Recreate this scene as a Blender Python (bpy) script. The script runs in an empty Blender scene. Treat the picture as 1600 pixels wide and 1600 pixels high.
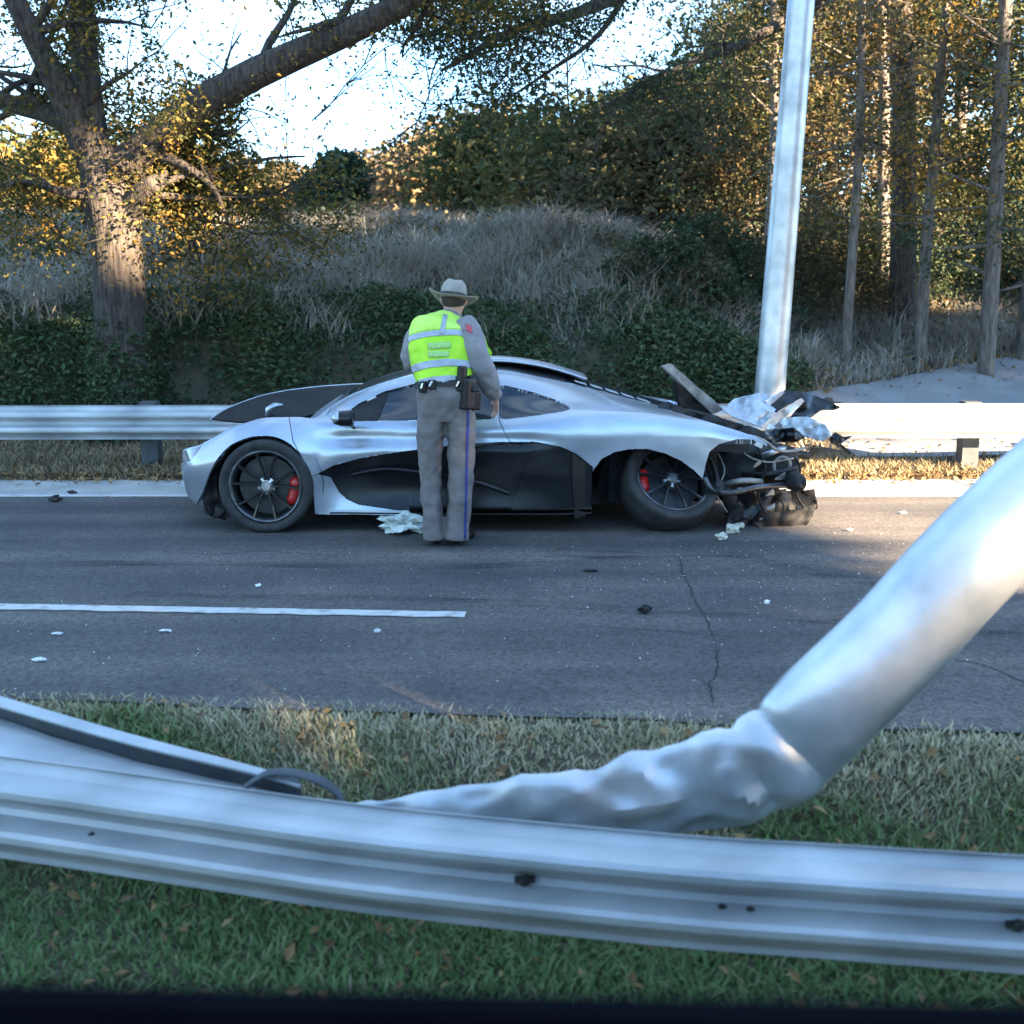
import bpy, bmesh, math, random
import numpy as np
from mathutils import Vector, Matrix, noise

# ------------------------------------------------------------------ camera, sky, sun, exposure
scene = bpy.context.scene
COL = scene.collection
R = math.radians
F = 1827.0                      # focal length in photo pixels (1600 wide)
CAMZ = 1.5
PITCH = math.atan(314.0 / F)
cam_data = bpy.data.cameras.new('camera')
cam_data.sensor_width = 36.0
cam_data.lens = 36.0 * F / 1600.0
cam_data.clip_start = 0.05
cam_data.clip_end = 2000
cam_data.dof.use_dof = True
cam_data.dof.focus_distance = 8.0
cam_data.dof.aperture_fstop = 2.8
cam = bpy.data.objects.new('camera', cam_data)
COL.objects.link(cam)
cam.location = (0, 0, CAMZ)
cam.rotation_euler = (math.pi / 2 - PITCH, 0, 0)
scene.camera = cam

SUN_EL, SUN_AZ = R(20.0), R(125.0)          # azimuth clockwise from +y: behind the camera, to the right
SUN = np.array([math.cos(SUN_EL) * math.sin(SUN_AZ), math.cos(SUN_EL) * math.cos(SUN_AZ), math.sin(SUN_EL)])
world = bpy.data.worlds.new('World')
scene.world = world
world.use_nodes = True
wn = world.node_tree
sky = wn.nodes.new('ShaderNodeTexSky')
sky.sky_type = 'NISHITA'
sky.sun_disc = False
sky.sun_elevation = SUN_EL
sky.sun_rotation = SUN_AZ
sky.air_density = 1.0
sky.dust_density = 0.1
sky.ozone_density = 4.0
bg = wn.nodes['Background']
bg.inputs['Strength'].default_value = 0.05
# thin bright clouds drifting over the whole sky
wtc = wn.nodes.new('ShaderNodeTexCoord')
wmap = wn.nodes.new('ShaderNodeMapping')
wmap.inputs['Scale'].default_value = (1.0, 1.0, 2.6)
wns = wn.nodes.new('ShaderNodeTexNoise')
wns.inputs['Scale'].default_value = 2.3
wns.inputs['Detail'].default_value = 7
wrp = wn.nodes.new('ShaderNodeValToRGB')
wrp.color_ramp.elements[0].position, wrp.color_ramp.elements[1].position = 0.44, 0.66
wrp.color_ramp.elements[0].color = (0, 0, 0, 1)
wrp.color_ramp.elements[1].color = (0.75, 0.75, 0.75, 1)
wmx = wn.nodes.new('ShaderNodeMixRGB')
wmx.inputs[2].default_value = (3.4, 3.8, 4.2, 1)
wn.links.new(wtc.outputs['Generated'], wmap.inputs['Vector'])
wn.links.new(wmap.outputs['Vector'], wns.inputs['Vector'])
wn.links.new(wns.outputs['Fac'], wrp.inputs['Fac'])
wn.links.new(wrp.outputs['Color'], wmx.inputs[0])
wn.links.new(sky.outputs[0], wmx.inputs[1])
wtn = wn.nodes.new('ShaderNodeMixRGB')
wtn.blend_type = 'MULTIPLY'
wtn.inputs[0].default_value = 1.0
wtn.inputs[2].default_value = (0.84, 1.02, 1.10, 1)
wn.links.new(wmx.outputs[0], wtn.inputs[1])
wn.links.new(wtn.outputs[0], bg.inputs[0])
sun_data = bpy.data.lights.new('sun', 'SUN')
sun_data.energy = 5.0
sun_data.angle = R(0.5)
sun_data.color = (1.0, 0.76, 0.50)
sun = bpy.data.objects.new('sun', sun_data)
COL.objects.link(sun)
sun.rotation_euler = Vector(SUN).to_track_quat('Z', 'Y').to_euler()
scene.view_settings.view_transform = 'Standard'
scene.view_settings.look = 'None'
scene.view_settings.gamma = 1.0
scene.view_settings.exposure = 3.75
scene.render.engine = 'CYCLES'
scene.cycles.use_denoising = True
scene.cycles.max_bounces = 6

# ------------------------------------------------------------------ helpers
rng = np.random.default_rng(7)
random.seed(7)
SP, CP = math.sin(PITCH), math.cos(PITCH)

def ray(px, py):
    a, b = (px - 800.0) / F, (800.0 - py) / F
    return a, CP + b * SP, -SP + b * CP
def P(px, py, Y):
    """photo pixel -> point on the upright plane y = Y"""
    a, dy, dz = ray(px, py)
    t = Y / dy
    return np.array([a * t, Y, CAMZ + dz * t])
def G(px, py, z=0.0):
    """photo pixel -> point on the level plane z"""
    a, dy, dz = ray(px, py)
    t = (z - CAMZ) / dz
    return np.array([a * t, dy * t, z])
def project(p):
    p = np.asarray(p, float)
    x, y, z = p[..., 0], p[..., 1], p[..., 2] - CAMZ
    depth = y * CP - z * SP
    up = y * SP + z * CP
    return 800 + F * x / depth, 800 - F * up / depth

def empty(name, loc, label, category, group=None):
    o = bpy.data.objects.new(name, None)
    COL.objects.link(o)
    o.location = loc
    tag(o, label, category, group)
    return o
def tag(o, label, category, group=None):
    o['label'] = label
    o['category'] = category
    if group:
        o['group'] = group
    return o
def origin(o):
    v = Vector((0, 0, 0))
    while o:
        v += o.location
        o = o.parent
    return v
def mesh_obj(name, verts, faces, mat, parent=None, loc=None, smooth=False, tint=None):
    """verts are WORLD coordinates; loc is the world place of the object's origin"""
    verts = np.asarray(verts, float)
    base = np.array(origin(parent)) if parent else np.zeros(3)
    o_loc = np.array(loc, float) if loc is not None else base
    me = bpy.data.meshes.new(name)
    me.from_pydata((verts - o_loc).tolist(), [], [list(map(int, f)) for f in faces] if not isinstance(faces, np.ndarray) else faces.tolist())
    me.update()
    if smooth:
        me.polygons.foreach_set('use_smooth', [True] * len(me.polygons))
    if tint is not None:
        at = me.attributes.new('tint', 'FLOAT', 'FACE')
        at.data.foreach_set('value', np.asarray(tint, np.float32))
    o = bpy.data.objects.new(name, me)
    COL.objects.link(o)
    o.location = o_loc - base
    if parent:
        o.parent = parent
    if mat:
        me.materials.append(mat)
    return o
def bm_obj(name, bm, mat, parent=None, loc=None, smooth=False):
    bm.verts.index_update()
    v = [tuple(x.co) for x in bm.verts]
    f = [[q.index for q in x.verts] for x in bm.faces]
    bm.free()
    return mesh_obj(name, v, f, mat, parent, loc, smooth)
def structure(o):
    o['kind'] = 'structure'
    return o
def stuff(o):
    o['kind'] = 'stuff'
    return o
class MB:
    """collects shapes into one mesh"""
    def __init__(self):
        self.v, self.f, self.n = [], [], 0
    def add(self, v, f):
        self.v.extend([tuple(map(float, q)) for q in v])
        self.f.extend([[int(i) + self.n for i in q] for q in f])
        self.n += len(v)
        return self
    def box(self, lo, hi, rot=None, at=(0, 0, 0)):
        v = np.array([[x, y, z] for x in (lo[0], hi[0]) for y in (lo[1], hi[1]) for z in (lo[2], hi[2])], float)
        if rot is not None:
            v = v @ np.array(rot).T
        v = v + np.array(at)
        return self.add(v, [(0, 1, 3, 2), (4, 6, 7, 5), (0, 4, 5, 1), (2, 3, 7, 6), (0, 2, 6, 4), (1, 5, 7, 3)])
    def tube(self, pts, radii, n=10, cap=True, ref=(0, 1, 0), phase=0.0):
        v, f = tube(pts, radii, n, cap, ref, phase)
        return self.add(v, f)
    def build(self, name, mat, parent=None, loc=None, smooth=False):
        return mesh_obj(name, self.v, self.f, mat, parent, loc, smooth)
def tube(pts, radii, n=10, cap=True, ref=(0, 1, 0), phase=0.0):
    """loft along pts; a radius is r or (a, b): a across, b along ref"""
    pts = np.asarray(pts, float)
    m = len(pts)
    v, f = [], []
    ref = np.array(ref, float)
    ang = np.linspace(0, 2 * np.pi, n, endpoint=False) + phase
    for i in range(m):
        t = pts[min(i + 1, m - 1)] - pts[max(i - 1, 0)]
        t = t / (np.linalg.norm(t) + 1e-9)
        rf = ref - t * ref.dot(t)
        if np.linalg.norm(rf) < 0.15:
            alt = np.array([1.0, 0, 0])
            rf = alt - t * alt.dot(t)
        b = rf / np.linalg.norm(rf)
        a = np.cross(b, t)
        ra, rb = radii[i] if isinstance(radii[i], (tuple, list)) else (radii[i], radii[i])
        for w in ang:
            v.append(pts[i] + a * math.cos(w) * ra + b * math.sin(w) * rb)
    for i in range(m - 1):
        for j in range(n):
            k = (j + 1) % n
            f.append((i * n + j, i * n + k, (i + 1) * n + k, (i + 1) * n + j))
    if cap:
        f.append(tuple(reversed(range(n))))
        f.append(tuple((m - 1) * n + j for j in range(n)))
    return v, f
def smooth_path(pts, n):
    """Catmull-Rom through the points (rows may hold extra columns such as a radius)"""
    pts = np.asarray(pts, float)
    q = np.vstack([2 * pts[0] - pts[1], pts, 2 * pts[-1] - pts[-2]])
    out = []
    segs = len(pts) - 1
    for s in np.linspace(0, segs, n):
        i = min(int(s), segs - 1)
        t = s - i
        p0, p1, p2, p3 = q[i], q[i + 1], q[i + 2], q[i + 3]
        out.append(0.5 * (2 * p1 + (p2 - p0) * t + (2 * p0 - 5 * p1 + 4 * p2 - p3) * t * t + (3 * p1 - p0 - 3 * p2 + p3) * t ** 3))
    return np.array(out)
def pchip(x, y, q):
    x, y, q = np.asarray(x, float), np.asarray(y, float), np.asarray(q, float)
    h = np.diff(x)
    d = np.diff(y) / h
    m = np.zeros(len(x))
    m[0], m[-1] = d[0], d[-1]
    for i in range(1, len(x) - 1):
        if d[i - 1] * d[i] > 0:
            w1, w2 = 2 * h[i] + h[i - 1], h[i] + 2 * h[i - 1]
            m[i] = (w1 + w2) / (w1 / d[i - 1] + w2 / d[i])
    k = np.clip(np.searchsorted(x, q) - 1, 0, len(x) - 2)
    t = (q - x[k]) / h[k]
    return ((2 * t ** 3 - 3 * t ** 2 + 1) * y[k] + (t ** 3 - 2 * t ** 2 + t) * h[k] * m[k]
            + (-2 * t ** 3 + 3 * t ** 2) * y[k + 1] + (t ** 3 - t ** 2) * h[k] * m[k + 1])
def baked(o):
    """freeze the modifiers of o into its mesh"""
    bpy.context.view_layer.update()
    dg = bpy.context.evaluated_depsgraph_get()
    me = bpy.data.meshes.new_from_object(o.evaluated_get(dg))
    old = o.data
    o.modifiers.clear()
    o.data = me
    bpy.data.meshes.remove(old)
    return o
def fuse(o, voxel, it=6, wrinkle=0.0, scale=0.1):
    """one continuous skin out of overlapping lofts"""
    m = o.modifiers.new('r', 'REMESH')
    m.mode = 'VOXEL'
    m.voxel_size = voxel
    m.use_smooth_shade = True
    s = o.modifiers.new('s', 'SMOOTH')
    s.factor = 0.5
    s.iterations = it
    if wrinkle:
        t = bpy.data.textures.new('fold', 'CLOUDS')
        t.noise_scale = scale
        t.noise_depth = 1
        d = o.modifiers.new('d', 'DISPLACE')
        d.texture = t
        d.strength = wrinkle
        d.mid_level = 0.5
        d.texture_coords = 'GLOBAL'
    return baked(o)

# ------------------------------------------------------------------ materials
def material(name, col, rough=0.6, metal=0.0, col2=None, scale=8.0, detail=4.0, bump=0.0, bump_scale=60.0, coat=0.0, spec=0.5,
             contrast=(0.35, 0.65), stretch=None, transmission=0.0, bump_dist=0.01):
    m = bpy.data.materials.new(name)
    m.use_nodes = True
    nt = m.node_tree
    b = nt.nodes['Principled BSDF']
    b.inputs['Base Color'].default_value = (*col, 1)
    b.inputs['Roughness'].default_value = rough
    b.inputs['Metallic'].default_value = metal
    b.inputs['Coat Weight'].default_value = coat
    b.inputs['Specular IOR Level'].default_value = spec
    b.inputs['Transmission Weight'].default_value = transmission
    tc = nt.nodes.new('ShaderNodeTexCoord')
    src = tc.outputs['Object']
    if stretch:
        mp = nt.nodes.new('ShaderNodeMapping')
        mp.inputs['Scale'].default_value = stretch
        nt.links.new(src, mp.inputs['Vector'])
        src = mp.outputs['Vector']
    if col2:
        n = nt.nodes.new('ShaderNodeTexNoise')
        n.inputs['Scale'].default_value = scale
        n.inputs['Detail'].default_value = detail
        nt.links.new(src, n.inputs['Vector'])
        r = nt.nodes.new('ShaderNodeValToRGB')
        r.color_ramp.elements[0].position, r.color_ramp.elements[1].position = contrast
        r.color_ramp.elements[0].color = (*col, 1)
        r.color_ramp.elements[1].color = (*col2, 1)
        nt.links.new(n.outputs['Fac'], r.inputs['Fac'])
        nt.links.new(r.outputs['Color'], b.inputs['Base Color'])
    if bump:
        n = nt.nodes.new('ShaderNodeTexNoise')
        n.inputs['Scale'].default_value = bump_scale
        n.inputs['Detail'].default_value = 5.0
        nt.links.new(src, n.inputs['Vector'])
        bp = nt.nodes.new('ShaderNodeBump')
        bp.inputs['Strength'].default_value = bump
        bp.inputs['Distance'].default_value = bump_dist
        nt.links.new(n.outputs['Fac'], bp.inputs['Height'])
        nt.links.new(bp.outputs['Normal'], b.inputs['Normal'])
    return m
def leaf_material(name, cols, trans=0.35, rough=0.7):
    m = bpy.data.materials.new(name)
    m.use_nodes = True
    nt = m.node_tree
    b = nt.nodes['Principled BSDF']
    b.inputs['Roughness'].default_value = rough
    b.inputs['Specular IOR Level'].default_value = 0.25
    at = nt.nodes.new('ShaderNodeAttribute')
    at.attribute_name = 'tint'
    r = nt.nodes.new('ShaderNodeValToRGB')
    el = r.color_ramp.elements
    while len(el) < len(cols):
        el.new(0.5)
    for i, c in enumerate(cols):
        el[i].position = i / (len(cols) - 1)
        el[i].color = (*c, 1)
    nt.links.new(at.outputs['Fac'], r.inputs['Fac'])
    nt.links.new(r.outputs['Color'], b.inputs['Base Color'])
    if trans:
        t = nt.nodes.new('ShaderNodeBsdfTranslucent')
        nt.links.new(r.outputs['Color'], t.inputs['Color'])
        mx = nt.nodes.new('ShaderNodeMixShader')
        mx.inputs[0].default_value = trans
        nt.links.new(b.outputs[0], mx.inputs[1])
        nt.links.new(t.outputs[0], mx.inputs[2])
        nt.links.new(mx.outputs[0], nt.nodes['Material Output'].inputs['Surface'])
    return m
def asphalt_material(name, dark, light):
    m = material(name, dark, 0.85, col2=light, scale=1.3, detail=8, bump=0.6, bump_scale=160, contrast=(0.3, 0.7), bump_dist=0.006)
    nt = m.node_tree
    b = nt.nodes['Principled BSDF']
    ramp = [n for n in nt.nodes if n.type == 'VALTORGB'][0]
    tc = [n for n in nt.nodes if n.type == 'TEX_COORD'][0]
    v = nt.nodes.new('ShaderNodeTexVoronoi')
    v.inputs['Scale'].default_value = 70
    nt.links.new(tc.outputs['Object'], v.inputs['Vector'])
    sr = nt.nodes.new('ShaderNodeValToRGB')
    sr.color_ramp.elements[0].color = (0.45, 0.45, 0.45, 1)
    sr.color_ramp.elements[1].color = (1.75, 1.68, 1.6, 1)
    nt.links.new(v.outputs['Color'], sr.inputs['Fac'])
    mx = nt.nodes.new('ShaderNodeMixRGB')
    mx.blend_type = 'MULTIPLY'
    mx.inputs[0].default_value = 1
    nt.links.new(ramp.outputs['Color'], mx.inputs[1])
    nt.links.new(sr.outputs['Color'], mx.inputs[2])
    # long tyre-worn streaks along the road
    mp = nt.nodes.new('ShaderNodeMapping')
    mp.inputs['Scale'].default_value = (0.12, 2.2, 1)
    n2 = nt.nodes.new('ShaderNodeTexNoise')
    n2.inputs['Scale'].default_value = 1.0
    n2.inputs['Detail'].default_value = 5
    nt.links.new(tc.outputs['Object'], mp.inputs['Vector'])
    nt.links.new(mp.outputs['Vector'], n2.inputs['Vector'])
    r2 = nt.nodes.new('ShaderNodeValToRGB')
    r2.color_ramp.elements[0].position, r2.color_ramp.elements[1].position = 0.32, 0.68
    r2.color_ramp.elements[0].color = (0.50, 0.52, 0.56, 1)
    r2.color_ramp.elements[1].color = (1.32, 1.24, 1.16, 1)
    nt.links.new(n2.outputs['Fac'], r2.inputs['Fac'])
    m2 = nt.nodes.new('ShaderNodeMixRGB')
    m2.blend_type = 'MULTIPLY'
    m2.inputs[0].default_value = 1
    nt.links.new(mx.outputs[0], m2.inputs[1])
    nt.links.new(r2.outputs['Color'], m2.inputs[2])
    nt.links.new(m2.outputs[0], b.inputs['Base Color'])
    return m

M = {}
M['asphalt'] = asphalt_material('asphalt', (0.052, 0.052, 0.055), (0.095, 0.089, 0.084))
M['concrete'] = material('concrete', (0.30, 0.29, 0.27), 0.9, col2=(0.42, 0.40, 0.36), scale=2.5, detail=8, bump=0.3, bump_scale=90)
M['drive'] = material('drive', (0.19, 0.18, 0.18), 0.9, col2=(0.26, 0.25, 0.245), scale=1.5, detail=8, bump=0.4, bump_scale=70)
M['paint_line'] = material('paint_line', (0.24, 0.24, 0.235), 0.8, col2=(0.50, 0.49, 0.47), scale=11, detail=12, contrast=(0.28, 0.5), bump=0.2, bump_scale=120)
M['soil'] = material('soil', (0.055, 0.045, 0.028), 0.95, col2=(0.10, 0.085, 0.05), scale=3, detail=8, bump=0.8, bump_scale=25)
M['galvanised'] = material('galvanised', (0.30, 0.32, 0.33), 0.5, 0.4, col2=(0.58, 0.60, 0.61), scale=4.5, detail=14, bump=0.10, bump_scale=22, stretch=(0.5, 1, 1), contrast=(0.3, 0.7))
M['galvanised_dull'] = material('galvanised_dull', (0.30, 0.31, 0.32), 0.6, 0.5, col2=(0.42, 0.43, 0.44), scale=9, detail=7)
M['pole_metal'] = material('pole_metal', (0.34, 0.36, 0.37), 0.40, 0.55, col2=(0.66, 0.67, 0.68), scale=4, detail=14, bump=0.12, bump_scale=18, contrast=(0.32, 0.68))
M['post_wood'] = material('post_wood', (0.07, 0.055, 0.04), 0.9, col2=(0.13, 0.10, 0.075), scale=6, bump=0.4, bump_scale=30, stretch=(6, 6, 0.6))
M['silver'] = material('silver', (0.38, 0.41, 0.46), 0.30, 0.68, col2=(0.44, 0.475, 0.53), scale=3, detail=9, coat=0.3)
M['carbon'] = material('carbon', (0.006, 0.007, 0.009), 0.28, 0.0, col2=(0.050, 0.046, 0.042), scale=2.6, detail=10, spec=0.35, contrast=(0.50, 0.86), stretch=(0.7, 1, 1.6))
M['black_plastic'] = material('black_plastic', (0.006, 0.006, 0.007), 0.6, spec=0.3, col2=(0.015, 0.015, 0.016), scale=9, detail=6, bump=0.3, bump_scale=40)
M['dusty_black'] = material('dusty_black', (0.010, 0.010, 0.010), 0.7, col2=(0.045, 0.040, 0.033), scale=7, detail=9, contrast=(0.45, 0.75), bump=0.4, bump_scale=30)
M['glass'] = material('glass', (0.014, 0.022, 0.034), 0.10, 0.0, spec=0.6)
M['rubber'] = material('rubber', (0.014, 0.014, 0.015), 0.75, col2=(0.035, 0.034, 0.033), scale=12, bump=0.2, bump_scale=80)
M['rim_black'] = material('rim_black', (0.018, 0.019, 0.021), 0.3, 0.4, col2=(0.03, 0.03, 0.033), scale=5, coat=0.3)
M['rim_grey'] = material('rim_grey', (0.05, 0.055, 0.06), 0.3, 0.8, col2=(0.16, 0.17, 0.18), scale=8)
M['hub_metal'] = material('hub_metal', (0.25, 0.27, 0.28), 0.35, 0.9, col2=(0.55, 0.55, 0.55), scale=9)
M['disc'] = material('disc', (0.035, 0.037, 0.04), 0.45, 0.5, col2=(0.06, 0.06, 0.062), scale=12)
M['caliper'] = material('caliper', (0.42, 0.012, 0.012), 0.35, col2=(0.55, 0.02, 0.015), scale=10, coat=0.3)
M['lamp_glass'] = material('lamp_glass', (0.25, 0.22, 0.22), 0.1, 0.2, coat=0.6)
M['crumpled_silver'] = material('crumpled_silver', (0.42, 0.45, 0.48), 0.42, 0.45, col2=(0.55, 0.58, 0.61), scale=6, detail=7, bump=0.5, bump_scale=14)
M['torn_alloy'] = material('torn_alloy', (0.35, 0.35, 0.35), 0.38, 0.7, col2=(0.6, 0.6, 0.6), scale=10, detail=7, bump=0.5, bump_scale=18)
M['torn_grey'] = material('torn_grey', (0.16, 0.15, 0.14), 0.6, 0.2, col2=(0.34, 0.32, 0.29), scale=12, detail=8, bump=0.6, bump_scale=25)
M['pale_foam'] = material('pale_foam', (0.42, 0.40, 0.32), 0.9, col2=(0.66, 0.63, 0.52), scale=14, detail=8, bump=0.6, bump_scale=40)
M['airbag'] = material('airbag', (0.50, 0.55, 0.50), 0.9, col2=(0.66, 0.70, 0.64), scale=12, detail=6, bump=0.5, bump_scale=40)
M['bark'] = material('bark', (0.022, 0.018, 0.016), 0.95, col2=(0.085, 0.068, 0.055), scale=9, detail=9, bump=1.0, bump_scale=14, stretch=(3, 3, 0.7), bump_dist=0.03)
M['bark_grey'] = material('bark_grey', (0.075, 0.062, 0.052), 0.95, col2=(0.19, 0.165, 0.14), scale=8, detail=9, bump=0.9, bump_scale=14, stretch=(3, 3, 0.6), bump_dist=0.02)
M['skin'] = material('skin', (0.42, 0.22, 0.15), 0.55, col2=(0.50, 0.28, 0.20), scale=14)
M['hair'] = material('hair', (0.025, 0.018, 0.014), 0.8, col2=(0.05, 0.035, 0.028), scale=40, bump=0.6, bump_scale=120, stretch=(1, 1, 0.2))
M['trousers'] = material('trousers', (0.135, 0.117, 0.110), 0.92, col2=(0.175, 0.155, 0.147), scale=7, detail=8, bump=0.5, bump_scale=22)
M['shirt'] = material('shirt', (0.20, 0.185, 0.19), 0.92, col2=(0.26, 0.24, 0.245), scale=9, detail=8, bump=0.5, bump_scale=24)
M['hi_vis'] = material('hi_vis', (0.36, 0.70, 0.02), 0.7, col2=(0.45, 0.80, 0.035), scale=9, detail=6, bump=0.5, bump_scale=20)
M['hi_vis_pale'] = material('hi_vis_pale', (0.52, 0.80, 0.10), 0.7, col2=(0.58, 0.84, 0.16), scale=9, bump=0.4, bump_scale=22)
M['reflective'] = material('reflective', (0.30, 0.33, 0.38), 0.5, 0.2, col2=(0.40, 0.43, 0.48), scale=14)
M['faint_print'] = material('faint_print', (0.30, 0.52, 0.13), 0.7, col2=(0.40, 0.62, 0.22), scale=60)
M['leather'] = material('leather', (0.006, 0.006, 0.007), 0.4, col2=(0.012, 0.012, 0.013), scale=12, spec=0.35)
M['chrome'] = material('chrome', (0.7, 0.7, 0.72), 0.2, 1.0, col2=(0.8, 0.8, 0.8), scale=6)
M['stripe_blue'] = material('stripe_blue', (0.030, 0.032, 0.16), 0.85, col2=(0.045, 0.045, 0.22), scale=20)
M['patch_red'] = material('patch_red', (0.48, 0.06, 0.08), 0.8, col2=(0.56, 0.10, 0.12), scale=30)
M['hat_felt'] = material('hat_felt', (0.26, 0.235, 0.195), 0.95, col2=(0.32, 0.29, 0.245), scale=10, bump=0.2, bump_scale=60)
M['dark_band'] = material('dark_band', (0.05, 0.045, 0.04), 0.8, col2=(0.07, 0.06, 0.05), scale=20)
M['car_paint'] = material('car_paint', (0.004, 0.004, 0.006), 1.0, col2=(0.006, 0.006, 0.008), scale=5, spec=0.0)
M['white_chip'] = material('white_chip', (0.60, 0.62, 0.62), 0.5, col2=(0.75, 0.75, 0.74), scale=20)
M['crack'] = material('crack', (0.012, 0.012, 0.013), 0.95, col2=(0.022, 0.021, 0.02), scale=20)
M['dark_steel'] = material('dark_steel', (0.045, 0.055, 0.065), 0.6, 0.3, col2=(0.085, 0.095, 0.10), scale=7, detail=8)
M['tyre_mark'] = material('tyre_mark', (0.022, 0.022, 0.024), 0.8, col2=(0.034, 0.033, 0.033), scale=6)
nt = M['tyre_mark'].node_tree
tc_ = nt.nodes.new('ShaderNodeTexCoord'); mp_ = nt.nodes.new('ShaderNodeMapping'); mp_.inputs['Scale'].default_value = (1.2, 5, 1)
nz_ = nt.nodes.new('ShaderNodeTexNoise'); nz_.inputs['Scale'].default_value = 1.6; nz_.inputs['Detail'].default_value = 9
rp_ = nt.nodes.new('ShaderNodeValToRGB'); rp_.color_ramp.elements[0].position, rp_.color_ramp.elements[1].position = 0.40, 0.78
rp_.color_ramp.elements[1].color = (0.5, 0.5, 0.5, 1)
tr_n = nt.nodes.new('ShaderNodeBsdfTransparent'); mxs = nt.nodes.new('ShaderNodeMixShader')
nt.links.new(tc_.outputs['Object'], mp_.inputs['Vector']); nt.links.new(mp_.outputs['Vector'], nz_.inputs['Vector']); nt.links.new(nz_.outputs['Fac'], rp_.inputs['Fac'])
nt.links.new(rp_.outputs['Color'], mxs.inputs[0]); nt.links.new(tr_n.outputs[0], mxs.inputs[1]); nt.links.new(nt.nodes['Principled BSDF'].outputs[0], mxs.inputs[2])
nt.links.new(mxs.outputs[0], nt.nodes['Material Output'].inputs['Surface'])
# ------------------------------------------------------------------ ground
EDGE_A, EDGE_B = G(200, 1098), G(1450, 1142)
def near_edge(x):
    return EDGE_A[1] + (x - EDGE_A[0]) * (EDGE_B[1] - EDGE_A[1]) / (EDGE_B[0] - EDGE_A[0])
def sstep(a, b, x):
    t = np.clip((np.asarray(x, float) - a) / (b - a), 0, 1)
    return t * t * (3 - 2 * t)
LEFT_Y = [10.4, 10.9, 12.0, 12.5, 13.3, 14.2, 17.0, 19.0, 26, 60, 150, 400]
LEFT_Z = [-0.01, 0.06, 0.10, 0.18, 1.15, 1.60, 2.50, 2.70, 2.6, 3.0, 4.0, 6.0]
RIGHT_Y = [10.4, 11.2, 12.0, 16.0, 20.0, 26, 60, 150, 400]
RIGHT_Z = [-0.01, 0.05, 0.22, 0.95, 2.1, 3.6, 7, 10, 12]
def ground_z(x, y):
    x, y = np.asarray(x, float), np.asarray(y, float)
    e = near_edge(np.clip(x, -6, 6))
    near = -0.32 + 0.305 * sstep(-0.95, 0.0, y - e)
    far = np.interp(y, LEFT_Y, LEFT_Z) * (1 - sstep(1.2, 4.4, x)) + np.interp(y, RIGHT_Y, RIGHT_Z) * sstep(1.2, 4.4, x)
    z = np.where(y < 10.4, near, far)
    bumpy = 0.025 * np.sin(3.1 * x + 1.3 * y) * np.sin(2.3 * y - 0.7 * x) + 0.05 * np.sin(0.9 * x + 2.0) * np.sin(0.8 * y)
    z = z + np.where(y > 10.9, bumpy * np.clip((y - 10.9) / 1.5, 0, 1) * 1.5, 0) 
    z = z + np.where((y > 1.9) & (y < e), 0.25 * bumpy * np.clip((e - y) / 0.5, 0, 1), 0)
    return z
def grid_sheet(xs, ys, zf):
    X, Y = np.meshgrid(xs, ys)
    Z = zf(X, Y)
    v = np.stack([X.ravel(), Y.ravel(), Z.ravel()], 1)
    n = len(xs)
    i = np.arange(len(ys) - 1)[:, None] * n + np.arange(n - 1)[None, :]
    f = np.stack([i, i + 1, i + n + 1, i + n], -1).reshape(-1, 4)
    return v, f
xs = np.unique(np.concatenate([np.linspace(-400, -14, 18), np.linspace(-14, 14, 113), np.linspace(14, 400, 18)]))
ys = np.unique(np.concatenate([np.linspace(-300, -30, 10), np.linspace(-30, 1.5, 16), np.linspace(1.5, 4.8, 40), np.linspace(4.8, 10.2, 10), np.linspace(10.2, 24, 100), np.linspace(24, 60, 20), np.linspace(60, 400, 12)]))
v, f = grid_sheet(xs, ys, ground_z)
structure(mesh_obj('ground', v, f, M['soil'], smooth=True))

# far carriageway: asphalt sheet whose near edge follows the grass line
xs = np.linspace(-120, 120, 481)
v, f = [], []
for i, x in enumerate(xs):
    e = near_edge(np.clip(x, -6, 6)) + 0.03 * math.sin(5.1 * x) * math.sin(1.7 * x) + 0.015 * math.sin(17 * x)
    v += [(x, e, 0.0), (x, 9.2, 0.0), (x, 9.62, 0.0)]
for i in range(len(xs) - 1):
    a = i * 3
    f += [(a, a + 3, a + 4, a + 1), (a + 1, a + 4, a + 5, a + 2)]
structure(mesh_obj('road', v, f, M['asphalt']))
# carriageway the camera drives on
structure(mesh_obj('near_road', [(-120, -7, -0.30), (120, -7, -0.30), (120, 1.75, -0.30), (-120, 1.75, -0.30)], [(0, 1, 2, 3)], M['asphalt']))
# concrete shoulder in front of the far guardrail, slabs with joints
sh = empty('shoulder', (0, 9.6, 0), 'pale concrete shoulder between the road edge line and the far guardrail', 'shoulder')
del sh['label'], sh['category']
structure(sh)
for k in range(-6, 7):
    x0 = k * 3.05 + 0.9
    m = MB()
    j = 0.006 * math.sin(k * 7.0)
    m.box((x0 + 0.008, 9.625, -0.1), (x0 + 3.042, 10.44, 0.006 + j))
    o = m.build('slab', M['concrete'], sh)
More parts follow.
